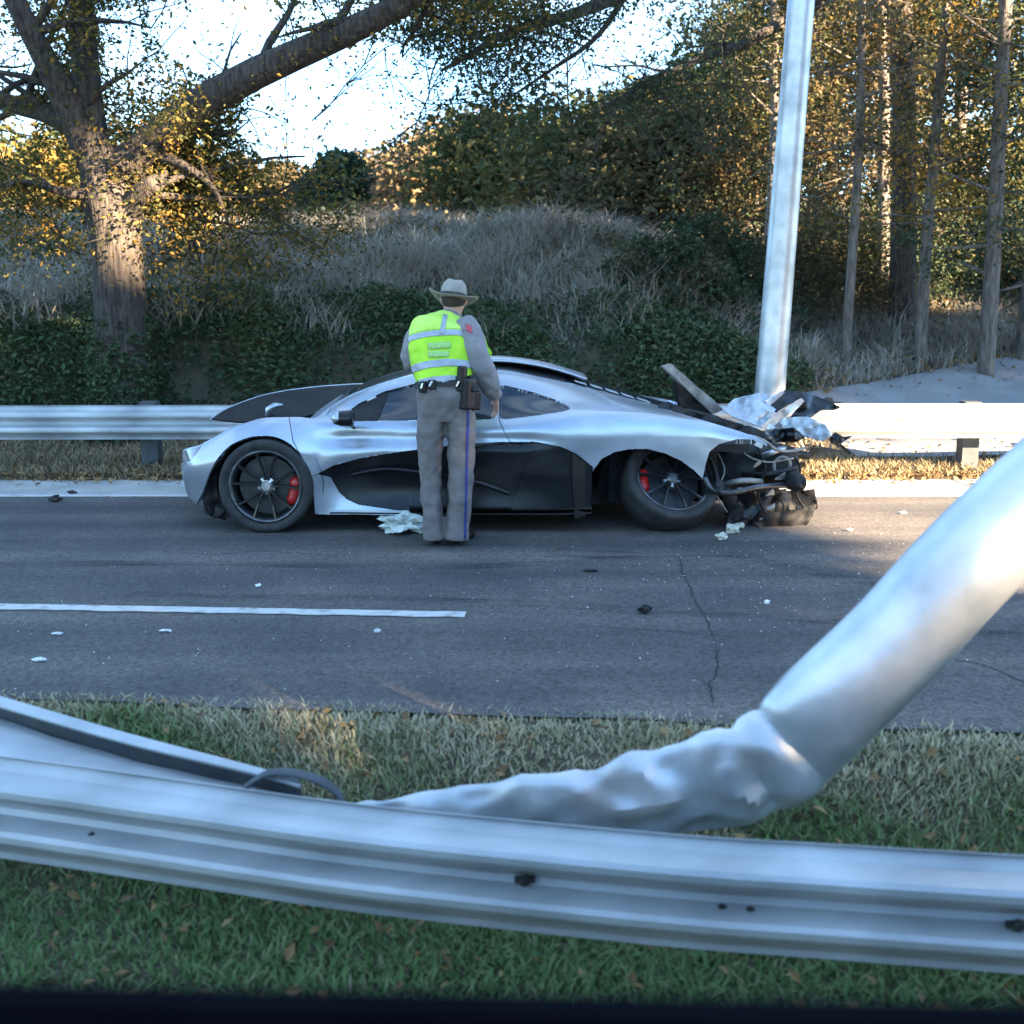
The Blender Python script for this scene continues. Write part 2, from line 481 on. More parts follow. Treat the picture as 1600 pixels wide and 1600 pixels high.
# cracks and sealed seams in the asphalt
for cps, w_ in (([(1062, 868), (1066, 890), (1078, 915), (1086, 940), (1104, 968), (1118, 1010)], 0.007), ([(1118, 1010), (1122, 1040), (1110, 1075), (1116, 1105)], 0.006),
                ([(1440, 1000), (1490, 1030), (1540, 1040), (1620, 1075)], 0.006), ([(250, 860), (330, 866), (420, 862), (560, 872)], 0.004), ([(880, 975), (960, 982), (1050, 986), (1180, 1000)], 0.004)):
    pts_ = smooth_path([list(G(*q))[:2] for q in cps], 40)
    v, f = [], []
    for i in range(40):
        t = pts_[min(i + 1, 39)] - pts_[max(i - 1, 0)]
        t /= np.linalg.norm(t)
        nr_ = np.array([-t[1], t[0]]) * w_ * (0.35 + 0.65 * abs(math.sin(i * 1.3) * math.cos(i * 0.37))) * min(1, i / 5, (39 - i) / 5)
        c_ = pts_[i] + rng.normal(0, 0.006, 2)
        v += [(*(c_ - nr_), 0.002), (*(c_ + nr_), 0.002)]
    for i in range(39):
        f.append((2 * i, 2 * i + 2, 2 * i + 3, 2 * i + 1))
    structure(mesh_obj('road_crack', v, f, M['crack']))
# faint tyre marks and a stain of spilt fluid
def mark(name, pts_, w_, mat):
    q = smooth_path([list(G(a, b))[:2] for a, b in pts_], 60)
    v, f = [], []
    for i in range(60):
        t = q[min(i + 1, 59)] - q[max(i - 1, 0)]
        t /= np.linalg.norm(t)
        n_ = np.array([-t[1], t[0]]) * w_ * (0.85 + 0.3 * noise.noise(Vector((i * 0.2, w_ * 9, 0))))
        v += [(*(q[i] - n_), 0.0015), (*(q[i] + n_), 0.0015)]
    for i in range(59):
        f.append((2 * i, 2 * i + 2, 2 * i + 3, 2 * i + 1))
    structure(mesh_obj(name, v, f, mat))
mark('tyre_mark', [(-80, 884), (300, 880), (700, 886), (1060, 868)], 0.09, M['tyre_mark'])
mark('tyre_mark', [(1130, 862), (1300, 900), (1500, 925), (1700, 940)], 0.10, M['tyre_mark'])
mark('tyre_mark', [(200, 930), (700, 938), (1200, 965), (1700, 1000)], 0.07, M['tyre_mark'])
mark('fluid_stain', [(860, 862), (960, 868), (1080, 872), (1180, 864)], 0.16, M['tyre_mark'])
# painted lines
def strip(name, ax, ay, bx, by, w, label):
    n = 40
    d = np.array([bx - ax, by - ay])
    nrm = np.array([-d[1], d[0]]) / np.linalg.norm(d)
    v, f = [], []
    for i in range(n + 1):
        p = np.array([ax, ay]) + d * i / n
        wob = 0.006 * math.sin(i * 1.9) + 0.004 * math.sin(i * 5.3)
        a, b = p - nrm * (w / 2 + wob), p + nrm * (w / 2 - wob * 0.5)
        v += [(*a, 0.004), (*b, 0.004), (*a, 0.008), (*b, 0.008)]
    for i in range(n):
        a = i * 4
        f += [(a + 2, a + 6, a + 7, a + 3), (a, a + 4, a + 6, a + 2), (a + 1, a + 3, a + 7, a + 5)]
    f += [(0, 2, 3, 1), (n * 4, n * 4 + 1, n * 4 + 3, n * 4 + 2)]
    return structure(mesh_obj(name, v, f, M['paint_line']))
e0 = G(150, 775)
strip('edge_line', -40, e0[1], 40, e0[1], 0.115, '')
d0, d1 = G(0, 949), G(727, 962)
dd = (d0 - d1) / np.linalg.norm(d0 - d1)
d2 = d1 + dd * 3.2
strip('lane_dash', d2[0], d2[1], d1[0], d1[1], 0.10, '')
# sloped drive behind the rail on the right
def ground_hit(px, py):
    a, dy, dz = ray(px, py)
    t = 9.0
    while t < 80:
        if CAMZ + dz * t < ground_z(a * t, dy * t):
            break
        t += 0.02
    return np.array([a * t, dy * t, float(ground_z(a * t, dy * t))])
far_edge = [ground_hit(px, py) for px, py in ((1255, 618), (1320, 607), (1400, 594), (1480, 578), (1560, 563), (1620, 554), (1700, 546), (1850, 538))]
v, f = [], []
for i, q in enumerate(far_edge):
    for t in np.linspace(0, 1, 14):
        x, y = q[0] + (1 - t) * 0.15, 11.35 + (q[1] - 11.35) * t
        v.append((x, y, float(ground_z(x, y)) + 0.03))
n = 14
for i in range(len(far_edge) - 1):
    for j in range(n - 1):
        a = i * n + j
        f.append((a, a + n, a + n + 1, a + 1))
structure(mesh_obj('driveway', v, f, M['drive'], smooth=True))

# ------------------------------------------------------------------ blades and leaves
def blades(name, xy, z, h, lean, mat, tint, width=0.006, parent=None):
    """grass: one bent two-segment blade for each root"""
    n = len(xy)
    ang = rng.uniform(0, 2 * np.pi, n)
    side = np.stack([np.cos(ang), np.sin(ang), np.zeros(n)], 1) * (width * rng.uniform(0.6, 1.4, n))[:, None]
    tip = np.stack([np.cos(ang + 1.57), np.sin(ang + 1.57), np.zeros(n)], 1) * (lean * h * rng.uniform(0.2, 1.6, n))[:, None]
    root = np.column_stack([xy, z])
    up = np.column_stack([np.zeros(n), np.zeros(n), h])
    v = np.stack([root - side, root + side, root + up * 0.6 + tip * 0.35 + side * 0.7, root + up * 0.6 + tip * 0.35 - side * 0.7, root + up + tip], 1).reshape(-1, 3)
    i = np.arange(n)[:, None] * 5
    quads = (i + np.array([[0, 1, 2, 3]])).tolist()
    tris = (i + np.array([[3, 2, 4]])).tolist()
    t = np.concatenate([tint, tint])
    return stuff(mesh_obj(name, v, quads + tris, mat, parent, tint=t))
def leaf_mesh(pos, size, up_bias=0.4):
    """folded rhombus leaves"""
    n = len(pos)
    nrm = rng.normal(size=(n, 3))
    nrm[:, 2] = np.abs(nrm[:, 2]) + up_bias
    nrm /= np.linalg.norm(nrm, axis=1)[:, None]
    t = rng.normal(size=(n, 3))
    t -= nrm * (t * nrm).sum(1)[:, None]
    t /= np.linalg.norm(t, axis=1)[:, None]
    b = np.cross(nrm, t)
    L = size[:, None]
    v = np.stack([pos - t * L, pos + b * L * 0.55 + nrm * L * 0.25, pos + t * L, pos - b * L * 0.55 + nrm * L * 0.25], 1).reshape(-1, 3)
    i = np.arange(n)[:, None] * 4
    f = np.concatenate([i + np.array([[0, 1, 2]]), i + np.array([[0, 2, 3]])])
    return v, f
def leaves(name, pos, size, mat, tint, parent=None, up_bias=0.4):
    v, f = leaf_mesh(pos, size, up_bias)
    return mesh_obj(name, v, f, mat, parent, tint=np.concatenate([tint, tint]))

M['grass'] = leaf_material('grass', [(0.095, 0.175, 0.05), (0.155, 0.235, 0.085), (0.25, 0.26, 0.13), (0.40, 0.35, 0.22), (0.50, 0.43, 0.28)], 0.2)
M['dry_grass'] = leaf_material('dry_grass', [(0.10, 0.085, 0.05), (0.20, 0.165, 0.10), (0.30, 0.25, 0.16), (0.36, 0.26, 0.15)], 0.2)
M['brush'] = leaf_material('brush', [(0.15, 0.15, 0.11), (0.28, 0.26, 0.21), (0.38, 0.35, 0.30), (0.30, 0.25, 0.20)], 0.2)
M['ivy'] = leaf_material('ivy', [(0.03, 0.052, 0.024), (0.048, 0.08, 0.034), (0.07, 0.10, 0.045), (0.12, 0.11, 0.06)], 0.2, 0.5)
M['fallen'] = leaf_material('fallen', [(0.14, 0.075, 0.03), (0.25, 0.15, 0.06), (0.34, 0.22, 0.10), (0.12, 0.07, 0.04)], 0.1)

# median grass: greener near the rail, drier towards the road
n = 120000
x = rng.uniform(-2.7, 2.7, n)
y = near_edge(x) + 0.07 - 2.2 * rng.uniform(0, 1, n) ** 1.0
dist = near_edge(x) - y
patch = np.sin(2.1 * x + 1.0) * np.sin(2.9 * y + x) * 0.18 + np.sin(6.3 * x + 4.1 * y) * 0.1
tint = np.clip(0.80 - 0.62 * sstep(0.15, 0.75, dist + patch * 1.6) + rng.normal(0, 0.16, n), 0, 1)
h = np.clip(0.028 + 0.045 * patch + rng.normal(0, 0.015, n), 0.010, 0.11) * (1 - 0.35 * (dist < 0.08))
blades('median_grass', np.column_stack([x, y]), ground_z(x, y) - 0.004, h, 0.9, M['grass'], tint, 0.0045)
# dead leaves and litter on the median
n = 900
x = rng.uniform(-2.6, 2.6, n); y = near_edge(x) - 2.1 * rng.uniform(0.02, 1, n)
stuff(leaves('median_leaf_litter', np.column_stack([x, y, ground_z(x, y) + rng.uniform(0.02, 0.06, n)]), rng.uniform(0.012, 0.03, n), M['fallen'], rng.uniform(0, 1, n)))
# verge behind the far rail
n = 60000
x = rng.uniform(-7, 8, n); y = rng.uniform(10.42, 12.6, n)
keep = ~((x > 2.6) & (y > 11.3))
x, y = x[keep], y[keep]
blades('verge_grass', np.column_stack([x, y]), ground_z(x, y) - 0.004, rng.uniform(0.03, 0.13, len(x)), 0.9, M['dry_grass'], rng.uniform(0, 1, len(x)), 0.007)
n = 5000
x = rng.uniform(-7, 8, n); y = np.where(rng.uniform(0, 1, n) < 0.7, rng.normal(10.5, 0.10, n), rng.uniform(10.0, 12, n))
keep = (y > 9.9)
x, y = x[keep], y[keep]
zz = np.where(y < 10.42, 0.02, ground_z(x, y) + 0.05)
stuff(leaves('verge_leaf_litter', np.column_stack([x, y, zz]), rng.uniform(0.015, 0.04, len(x)), M['fallen'], rng.uniform(0, 1, len(x)), up_bias=1.5))

# ------------------------------------------------------------------ guardrails
WP = [(0.0, 0.012), (0.012, 0.0), (0.040, 0.022), (0.066, 0.074), (0.080, 0.082), (0.098, 0.082), (0.112, 0.074), (0.138, 0.016), (0.156, 0.008), (0.174, 0.016),
      (0.200, 0.074), (0.214, 0.082), (0.232, 0.082), (0.246, 0.074), (0.272, 0.022), (0.300, 0.0), (0.312, 0.012)]   # (height, how far it stands out)
def w_beam(path, facing, lean=None, thick=0.006, bend=None):
    """W-section swept along path (path = bottom edge); facing = unit vector of the traffic side, lean rotates the section about its run"""
    v, f = [], []
    m, n = len(path), len(WP)
    for i in range(m):
        fc = np.array(facing[i] if len(np.shape(facing)) == 2 else facing, float)
        t = path[min(i + 1, m - 1)] - path[max(i - 1, 0)]
        t /= np.linalg.norm(t)
        fc = fc - t * fc.dot(t)
        fc /= np.linalg.norm(fc)
        up = np.cross(t, fc)
        if up[2] < 0:
            up = -up
        if lean is not None:
            c, s = math.cos(lean[i]), math.sin(lean[i])
            up, fc = up * c - fc * s, fc * c + up * s
        for h, d in WP:
            dd = d if bend is None else d * bend[i]
            v.append(path[i] + up * h + fc * dd)
        for h, d in WP:
            dd = d if bend is None else d * bend[i]
            v.append(path[i] + up * h + fc * (dd - thick))
    for i in range(m - 1):
        a, b = i * 2 * n, (i + 1) * 2 * n
        for j in range(n - 1):
            f.append((a + j, b + j, b + j + 1, a + j + 1))
            f.append((a + n + j, a + n + j + 1, b + n + j + 1, b + n + j))
        f.append((a, a + n, b + n, b))
        f.append((a + n - 1, b + n - 1, b + 2 * n - 1, a + 2 * n - 1))
    for a in (0, (m - 1) * 2 * n):
        for j in range(n - 1):
            f.append((a + j, a + j + 1, a + n + j + 1, a + n + j))
    return v, f
def bolt_mesh(m, c, axis, r=0.017, h=0.012):
    c, axis = np.array(c, float), np.array(axis, float)
    m.tube([c, c + axis * h * 0.7, c + axis * h], [r, r, r * 0.6], 8, True, (0, 0, 1))
# far rail
FY = 10.62
zt = P(150, 632, FY)[2]
fr = empty('guardrail', (0, FY, 0), 'straight galvanised guardrail on posts along the far side of the road, behind the car', 'guardrail')
seg = 3.81
for k in range(-5, 5):
    x0 = k * seg - 1.2
    pth = np.array([[x0 + seg * t + (0.04 if t == 1 else 0), FY, zt - 0.312 + 0.01 * math.sin(k + t)] for t in (0, 0.5, 1)])
    pth[:, 1] += 0.0035 * (k % 2)
    v, f = w_beam(pth, (0, -1, 0))
    b = mesh_obj('rail_panel', v, f, M['galvanised'], fr)
    for q in range(2):
        for hh in (0.05, 0.26):
            mb = MB()
            bolt_mesh(mb, (x0 + 0.03 + 0.11 * q, FY - 0.02 - 0.0035, zt - 0.312 + hh), (0, -1, 0), 0.015, 0.02)
            mb.build('bolt', M['galvanised_dull'], b)
for k in range(-9, 9):
    x = P(237, 690, FY + 0.25)[0] + k * 1.905
    mb = MB()
    y0 = FY + 0.03
    mb.box((x - 0.075, y0 + 0.14, -0.2), (x + 0.075, y0 + 0.30, zt + 0.01), None)
    mb.build('post', M['dark_steel'], fr)
    mb = MB()
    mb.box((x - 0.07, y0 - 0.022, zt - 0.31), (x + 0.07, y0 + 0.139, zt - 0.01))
    mb.build('offset_block', M['dark_steel'], fr)
# near rail: follows the photographed top edge, coming closer to the right
TOP = [(-260, 1160, 3.36), (0, 1190, 3.26), (265, 1226, 3.16), (530, 1262, 3.06), (800, 1290, 2.98), (1070, 1314, 2.90), (1300, 1328, 2.83), (1600, 1346, 2.74), (1900, 1362, 2.66)]
tp = smooth_path([P(a, b, c) for a, b, c in TOP], 60)
nr = empty('guardrail', (float(tp[30][0]), float(tp[30][1]), -0.32), 'galvanised median guardrail in the grass with a crushed pole lying over it', 'guardrail')
cut = 57
for part, (a, b) in enumerate(((0, cut + 1), (cut - 2, 60))):
    pth = tp[a:b].copy()
    pth[:, 2] -= 0.300
    if part:
        pth[:, 1] += 0.007
    v, f = w_beam(pth, (0, -1, 0), lean=np.full(len(pth), 0.06))
    pan = mesh_obj('rail_panel', v, f, M['galvanised'], nr)
    for bx in ((145, 1307), (820, 1374), (1128, 1420), (1172, 1424), (1590, 1444)) if part == 0 else ((1880, 1462),):
        c = P(bx[0], bx[1], float(np.interp(P(bx[0], bx[1], 3)[0], tp[:, 0], tp[:, 1])) - 0.01)
        mb = MB()
        mb.tube([c + np.array([-0.028, 0, 0]), c + np.array([0.028, 0, 0])], [0.010, 0.010], 8, True, (0, 0, 1))
        bolt_mesh(mb, c, (0, -1, 0), 0.016, 0.016)
        mb.build('bolt', M['dusty_black'], pan)
for px in (-420, 2050):
    q = np.interp(P(px, 1300, 3)[0], tp[:, 0], tp[:, 1])
    x = P(px, 1300, q)[0]
    mb = MB()
    mb.box((x - 0.05, q + 0.005, -0.55), (x + 0.05, q + 0.15, float(np.interp(x, tp[:, 0], tp[:, 2])) - 0.05))
    mb.build('post', M['galvanised_dull'], nr)

# torn second beam, leaning back and curling at its broken end
tb = [(-300, 1030, 4.05), (-120, 1085, 3.86), (0, 1128, 3.68), (130, 1165, 3.55), (260, 1203, 3.40), (370, 1236, 3.28), (450, 1256, 3.2), (520, 1270, 3.14)]
bp = smooth_path([P(a, b + 122, c) for a, b, c in tb[:-1]], 40)
lean = np.linspace(0.55, 0.80, 40)
bend = np.concatenate([np.linspace(1.1, 0.9, 30), np.linspace(0.9, 0.35, 10)])
br = empty('torn_guardrail', (float(bp[20][0]), float(bp[20][1]), -0.3), 'torn guardrail beam bent back towards the road behind the median guardrail', 'guardrail')
def ribbon(name, top, bot, mat, thick, n=30, wob=0.0):
    """strip between two edges given as (px, py, depth) rows"""
    ta = smooth_path([P(*q) for q in top], n); tb_ = smooth_path([P(*q) for q in bot], n)
    v, f = [], []
    K = 6
    for i in range(n):
        for k in range(K):
            p = ta[i] + (tb_[i] - ta[i]) * k / (K - 1)
            p = p + np.array([0, 1, 0]) * wob * noise.noise(Vector((p[0] * 5, k * 0.7, p[2] * 7)))
            v.append(p)
    for i in range(n - 1):
        for k in range(K - 1):
            a_ = i * K + k
            f.append((a_, a_ + 1, a_ + K + 1, a_ + K))
    o = mesh_obj(name, v, f, mat, br, smooth=True)
    s_ = o.modifiers.new('s', 'SOLIDIFY'); s_.thickness = thick; s_.offset = 0
    return baked(o)
ribbon('upper_lip', [(-260, 1012, 3.98), (0, 1089, 3.74), (200, 1147, 3.54), (400, 1200, 3.36), (470, 1222, 3.28)], [(-260, 1026, 3.93), (0, 1105, 3.69), (200, 1163, 3.50), (400, 1211, 3.33), (470, 1230, 3.25)], M['galvanised'], 0.012)
ribbon('web', [(-260, 1022, 3.99), (0, 1101, 3.75), (200, 1159, 3.56), (400, 1209, 3.38), (470, 1228, 3.30)], [(-260, 1046, 3.99), (0, 1128, 3.75), (200, 1190, 3.56), (400, 1236, 3.38), (470, 1252, 3.30)], M['dark_steel'], 0.006)  # dark colour stands in for the shade inside the groove of the beam
ribbon('lower_flange', [(-260, 1042, 3.97), (0, 1124, 3.73), (200, 1186, 3.54), (400, 1233, 3.36), (530, 1262, 3.24)], [(-260, 1190, 3.56), (0, 1226, 3.44), (200, 1252, 3.36), (400, 1276, 3.22), (540, 1290, 3.14)], M['galvanised'], 0.006, 30, 0.02)
c0 = [(380, 1232, 3.30), (420, 1208, 3.30), (470, 1210, 3.28), (512, 1226, 3.26), (534, 1250, 3.24), (522, 1270, 3.24), (480, 1274, 3.26), (440, 1266, 3.28), (415, 1250, 3.30)]
cp = smooth_path([P(*q) for q in c0], 36)
v, f = tube(cp, [(0.008, 0.028)] * 36, 8, True, (0, 1, 0))
mesh_obj('curled_end', v, f, M['dark_steel'], br, smooth=True)
mb = MB()
for px in (-220,):
    q = P(px, 1130 + (px + 140) * 0.28, 3.86 - (px + 140) * 0.0011)
    mb = MB()
    mb.box((q[0] - 0.05, q[1] + 0.03, -0.6), (q[0] + 0.05, q[1] + 0.17, q[2] - 0.12))
    mb.build('post', M['galvanised_dull'], br)

# crushed light pole lying over the median rail: round above the kink, flattened below it
st = [  # px, py centre, depth, half width across, half depth
    (2150, 330, 3.20, 0.120, 0.12), (1900, 520, 3.16, 0.126, 0.126), (1660, 735, 3.12, 0.134, 0.13), (1500, 893, 3.10, 0.138, 0.132), (1400, 1000, 3.10, 0.142, 0.13),
    (1310, 1088, 3.10, 0.148, 0.12), (1235, 1165, 3.10, 0.160, 0.085), (1165, 1212, 3.10, 0.160, 0.05), (1080, 1236, 3.10, 0.150, 0.04), (960, 1256, 3.10, 0.128, 0.035),
    (840, 1268, 3.12, 0.108, 0.03), (720, 1276, 3.15, 0.086, 0.025), (620, 1278, 3.16, 0.062, 0.02), (545, 1276, 3.16, 0.035, 0.018)]
rows = smooth_path([list(P(a, b, c)) + [d, e] for a, b, c, d, e in st], 110)
pts = rows[:, :3]
N = 40
v, f = [], []
for i in range(110):
    t = pts[min(i + 1, 109)] - pts[max(i - 1, 0)]
    t /= np.linalg.norm(t)
    b = np.array([0, 1.0, 0]); b -= t * b.dot(t); b /= np.linalg.norm(b)
    a = np.cross(b, t)
    crush = sstep(40, 62, i)                           # dents only where the pole is crushed
    kink = math.exp(-abs(i - 50) / 2.0)
    for k in range(N):
        w = 2 * math.pi * k / N
        p = pts[i] + a * math.cos(w) * rows[i, 3] + b * math.sin(w) * rows[i, 4]
        d = (0.25 - abs(noise.noise(Vector((p[0] * 3.4 + p[2] * 2.0, p[1] * 4.0, p[2] * 5.0))))) * 0.055 * crush      # sharp creases, flat facets
        d += (0.2 - abs(noise.noise(Vector((p[0] * 9.0, 3.3, p[2] * 11.0 - p[0] * 4))))) * 0.026 * crush
        d -= 0.034 * kink * (1 + math.cos(w + 0.9)) * 0.6
        d -= 0.016 * math.exp(-((i - 57) / 1.6) ** 2) * (1 + math.sin(w * 2))
        d += noise.noise(Vector((p[0] * 2.2, p[1] * 2, p[2] * 2.0))) * 0.006
        v.append(p + (a * math.cos(w) + b * math.sin(w)) * d)
for i in range(109):
    for k in range(N):
        q = (k + 1) % N
        f.append((i * N + k, i * N + q, (i + 1) * N + q, (i + 1) * N + k))
f.append(tuple(reversed(range(109 * N, 110 * N))))
fp = empty('fallen_light_pole', (float(pts[-20][0]), float(pts[-20][1]), -0.3), 'fallen galvanised light pole, kinked and crushed flat where it lies over the median guardrail', 'light pole')
o = mesh_obj('shaft', v, f, M['pole_metal'], fp, smooth=True)
s = o.modifiers.new('s', 'SOLIDIFY'); s.thickness = 0.006; s.offset = -1
e = o.modifiers.new('e', 'EDGE_SPLIT'); e.split_angle = R(26)
baked(o)

# standing light pole behind the far rail
q0, q1 = P(1203, 610, 11.35), P(1252, 0, 11.35)
dirp = (q1 - q0) / np.linalg.norm(q1 - q0)
base = q0 - dirp * ((q0[2] - float(ground_z(q0[0], 11.35))) / dirp[2]) 
lp = empty('light_pole', tuple(base), 'tall galvanised street light pole leaning slightly, standing behind the wrecked tail of the car', 'light pole')
mb = MB()
hs = np.linspace(0, 9.2, 24)
mb.tube([base + dirp * h for h in hs], [0.150 - 0.0065 * h for h in hs], 24, True, (0, 1, 0))
mb.build('shaft', M['pole_metal'], lp, smooth=True)
mb = MB()
mb.box((-0.24, -0.24, -0.05), (0.24, 0.24, 0.03), None, base)
mb.build('base_plate', M['galvanised_dull'], lp)
for sx in (-1, 1):
    for sy in (-1, 1):
        mb = MB()
        mb.tube([base + np.array([sx * 0.19, sy * 0.19, 0.0]), base + np.array([sx * 0.19, sy * 0.19, 0.10])], [0.018, 0.018], 8)
        mb.build('anchor_bolt', M['galvanised_dull'], lp)
topq = base + dirp * 9.15
mb = MB()
ap = smooth_path([topq, topq + np.array([-0.1, -0.6, 0.4]), topq + np.array([-0.2, -1.5, 0.65]), topq + np.array([-0.25, -2.4, 0.7])], 14)
mb.tube(ap, [0.05] * 14, 12, True, (1, 0, 0))
arm = mb.build('arm', M['pole_metal'], lp, smooth=True)
mb = MB()
mb.tube([ap[-1] + np.array([0, -0.02 * k, 0]) * 17 + np.array([0, 0.05, 0]) for k in range(3)], [(0.08, 0.06), (0.16, 0.07), (0.1, 0.05)], 12, True, (0, 0, 1))
mb.build('lamp_head', M['galvanised_dull'], arm, smooth=True)
# ------------------------------------------------------------------ wrecked sports car
Y0, YC = 7.86, 8.83
def X(px):
    return P(px, 720, Y0)[0]
SECT = [  # px, then (half width, height) from the sill inwards and over the top to the centre line
    (243, (.20, .30), (.25, .32), (.28, .36), (.30, .40), (.28, .45), (.20, .47), (.10, .475), (0, .48)),
    (268, (.50, .20), (.60, .20), (.68, .30), (.72, .42), (.66, .54), (.48, .51), (.25, .52), (0, .52)),
    (308, (.60, .13), (.82, .15), (.87, .30), (.90, .46), (.81, .605), (.60, .57), (.30, .58), (0, .58)),
    (370, (.60, .13), (.92, .14), (.95, .30), (.96, .52), (.85, .735), (.60, .62), (.30, .63), (0, .63)),
    (420, (.60, .13), (.94, .14), (.96, .30), (.965, .56), (.85, .785), (.62, .67), (.30, .68), (0, .69)),
    (460, (.60, .13), (.92, .13), (.94, .30), (.955, .55), (.83, .785), (.64, .73), (.30, .75), (0, .76)),
    (500, (.60, .12), (.90, .12), (.90, .30), (.92, .52), (.84, .765), (.68, .80), (.50, .83), (0, .87)),
    (540, (.60, .12), (.90, .12), (.87, .30), (.92, .55), (.86, .755), (.70, .83), (.55, .91), (0, .97)),
    (600, (.60, .12), (.92, .12), (.87, .30), (.93, .58), (.86, .765), (.71, .88), (.57, 1.00), (0, 1.06)),
    (650, (.60, .12), (.93, .12), (.88, .30), (.935, .59), (.86, .77), (.72, .91), (.57, 1.055), (0, 1.11)),
    (710, (.60, .12), (.94, .12), (.90, .30), (.94, .60), (.86, .775), (.72, .93), (.56, 1.085), (0, 1.135)),
    (780, (.60, .12), (.95, .12), (.92, .30), (.95, .62), (.865, .785), (.72, .925), (.53, 1.07), (0, 1.13)),
    (850, (.60, .12), (.95, .12), (.94, .32), (.96, .64), (.89, .80), (.71, .90), (.49, 1.015), (0, 1.09)),
    (920, (.60, .12), (.96, .13), (.96, .35), (.97, .66), (.92, .81), (.73, .875), (.45, .95), (0, 1.01)),
    (1000, (.60, .14), (.97, .15), (.975, .40), (.975, .66), (.93, .81), (.74, .845), (.42, .865), (0, .91)),
    (1080, (.60, .15), (.97, .18), (.975, .42), (.975, .66), (.92, .78), (.74, .795), (.40, .79), (0, .82)),
    (1160, (.60, .20), (.95, .25), (.96, .42), (.96, .62), (.90, .72), (.72, .73), (.40, .73), (0, .75)),
    (1230, (.60, .25), (.90, .30), (.92, .42), (.93, .54), (.88, .625), (.70, .65), (.40, .66), (0, .67)),
    (1265, (.60, .30), (.85, .35), (.87, .44), (.88, .52), (.83, .585), (.66, .61), (.40, .62), (0, .63))]
NU, NV = 860, 400
su = np.array([X(s[0]) for s in SECT])
uu = np.linspace(su[0], su[-1], NU)
ctrl = np.array([[q for q in s[1:]] for s in SECT])            # station, point, (w, z)
cw = np.stack([pchip(su, ctrl[:, k, 0], uu) for k in range(8)], 1)
cz = np.stack([pchip(su, ctrl[:, k, 1], uu) for k in range(8)], 1)
# more samples on the visible side than on the belly
tv = np.interp(np.linspace(0, 1, NV), [0, 0.05, 0.88, 1.0], [0, 1, 6.7, 7])
W = np.stack([pchip(range(8), cw[i], tv) for i in range(NU)])
Z = np.stack([pchip(range(8), cz[i], tv) for i in range(NU)])
XX = np.repeat(uu[:, None], NV, 1)
# sculpted side: a shallow scoop below the shoulder of door and front wing
sc = np.exp(-((Z - 0.64) / 0.055) ** 2) * sstep(X(470), X(540), XX) * (1 - sstep(X(800), X(900), XX)) * (tv[None, :] < 4.4)
W = W - 0.028 * sc
pos = np.stack([XX, YC - W, Z], -1)
POLY = dict(
    front_arch=[(300, 800), (316, 772), (328, 738), (341, 714), (361, 694), (392, 682), (425, 681), (449, 690), (467, 707), (481, 732), (489, 762), (492, 806), (492, 880), (300, 880)],
    rear_arch=[(926, 880), (924, 790), (926, 737), (940, 718), (960, 707), (985, 702), (1012, 702), (1040, 709), (1065, 721), (1085, 736), (1098, 749), (1102, 880)],
    torn=[(1098, 749), (1103, 726), (1109, 706), (1124, 694), (1150, 687), (1176, 687), (1196, 696), (1216, 708), (1245, 707), (1330, 700), (1330, 900), (1102, 900)],
    door_black=[(496, 741), (520, 728), (560, 717), (600, 710), (650, 703), (720, 695), (780, 691), (838, 691), (800, 780), (792, 880), (640, 880), (640, 800), (600, 794), (560, 788), (542, 780), (530, 768), (518, 747)],
    rear_black=[(838, 691), (875, 698), (900, 709), (926, 730), (925, 812), (925, 880), (792, 880), (800, 780)],
    under=[(470, 808), (560, 808), (640, 812), (640, 890), (470, 890)],
    side_window=[(534, 651), (560, 631), (600, 612), (650, 599), (715, 592), (772, 599), (775, 655), (700, 656), (600, 657), (552, 658)],
    quarter_window=[(780, 600), (830, 612), (870, 625), (894, 638), (880, 643), (830, 650), (780, 656)],
    mirror_slot=[(527, 668), (545, 662), (556, 667), (549, 676), (562, 694), (540, 682)],
    front_quarter_light=[(534, 651), (560, 631), (600, 612), (608, 610), (590, 657), (552, 658)],
    deck=[(1044, 641), (1100, 657), (1150, 672), (1180, 682), (1198, 692), (1222, 702), (1340, 704), (1340, 560), (1060, 560)],
    headlight=[(280, 712), (296, 698), (314, 688), (319, 690), (308, 708), (296, 722), (283, 724)],
    wing=[(450, 560), (452, 655), (458, 690), (478, 727), (496, 741), (488, 745), (470, 900), (200, 900), (200, 560)],
    skirt=[(484, 744), (496, 741), (518, 747), (530, 768), (542, 780), (560, 788), (600, 794), (640, 800), (640, 812), (560, 808), (484, 808)],
    door=[(450, 560), (452, 655), (458, 690), (478, 727), (496, 741), (520, 728), (640, 705), (640, 800), (640, 900), (797, 900), (797, 690), (788, 675), (780, 656), (778, 600), (774, 560)])
def seg_nearest(px, py, poly):
    best = np.full(px.shape, 1e9); bx = px.copy(); by = py.copy()
    for (ax, ay), (cx, cy) in zip(poly, poly[1:] + poly[:1]):
        dx, dy = cx - ax, cy - ay
        L = dx * dx + dy * dy + 1e-9
        t = np.clip(((px - ax) * dx + (py - ay) * dy) / L, 0, 1)
        qx, qy = ax + t * dx, ay + t * dy
        d = np.hypot(px - qx, py - qy)
        m = d < best
        best[m] = d[m]; bx[m] = qx[m]; by[m] = qy[m]
    return best, bx, by
def inside(px, py, poly):
    r = np.zeros(px.shape, bool)
    for (ax, ay), (cx, cy) in zip(poly, poly[1:] + poly[:1]):
        c = ((ay > py) != (cy > py))
        xi = (cx - ax) * (py - ay) / (cy - ay + 1e-12) + ax
        r ^= c & (px < xi)
    return r
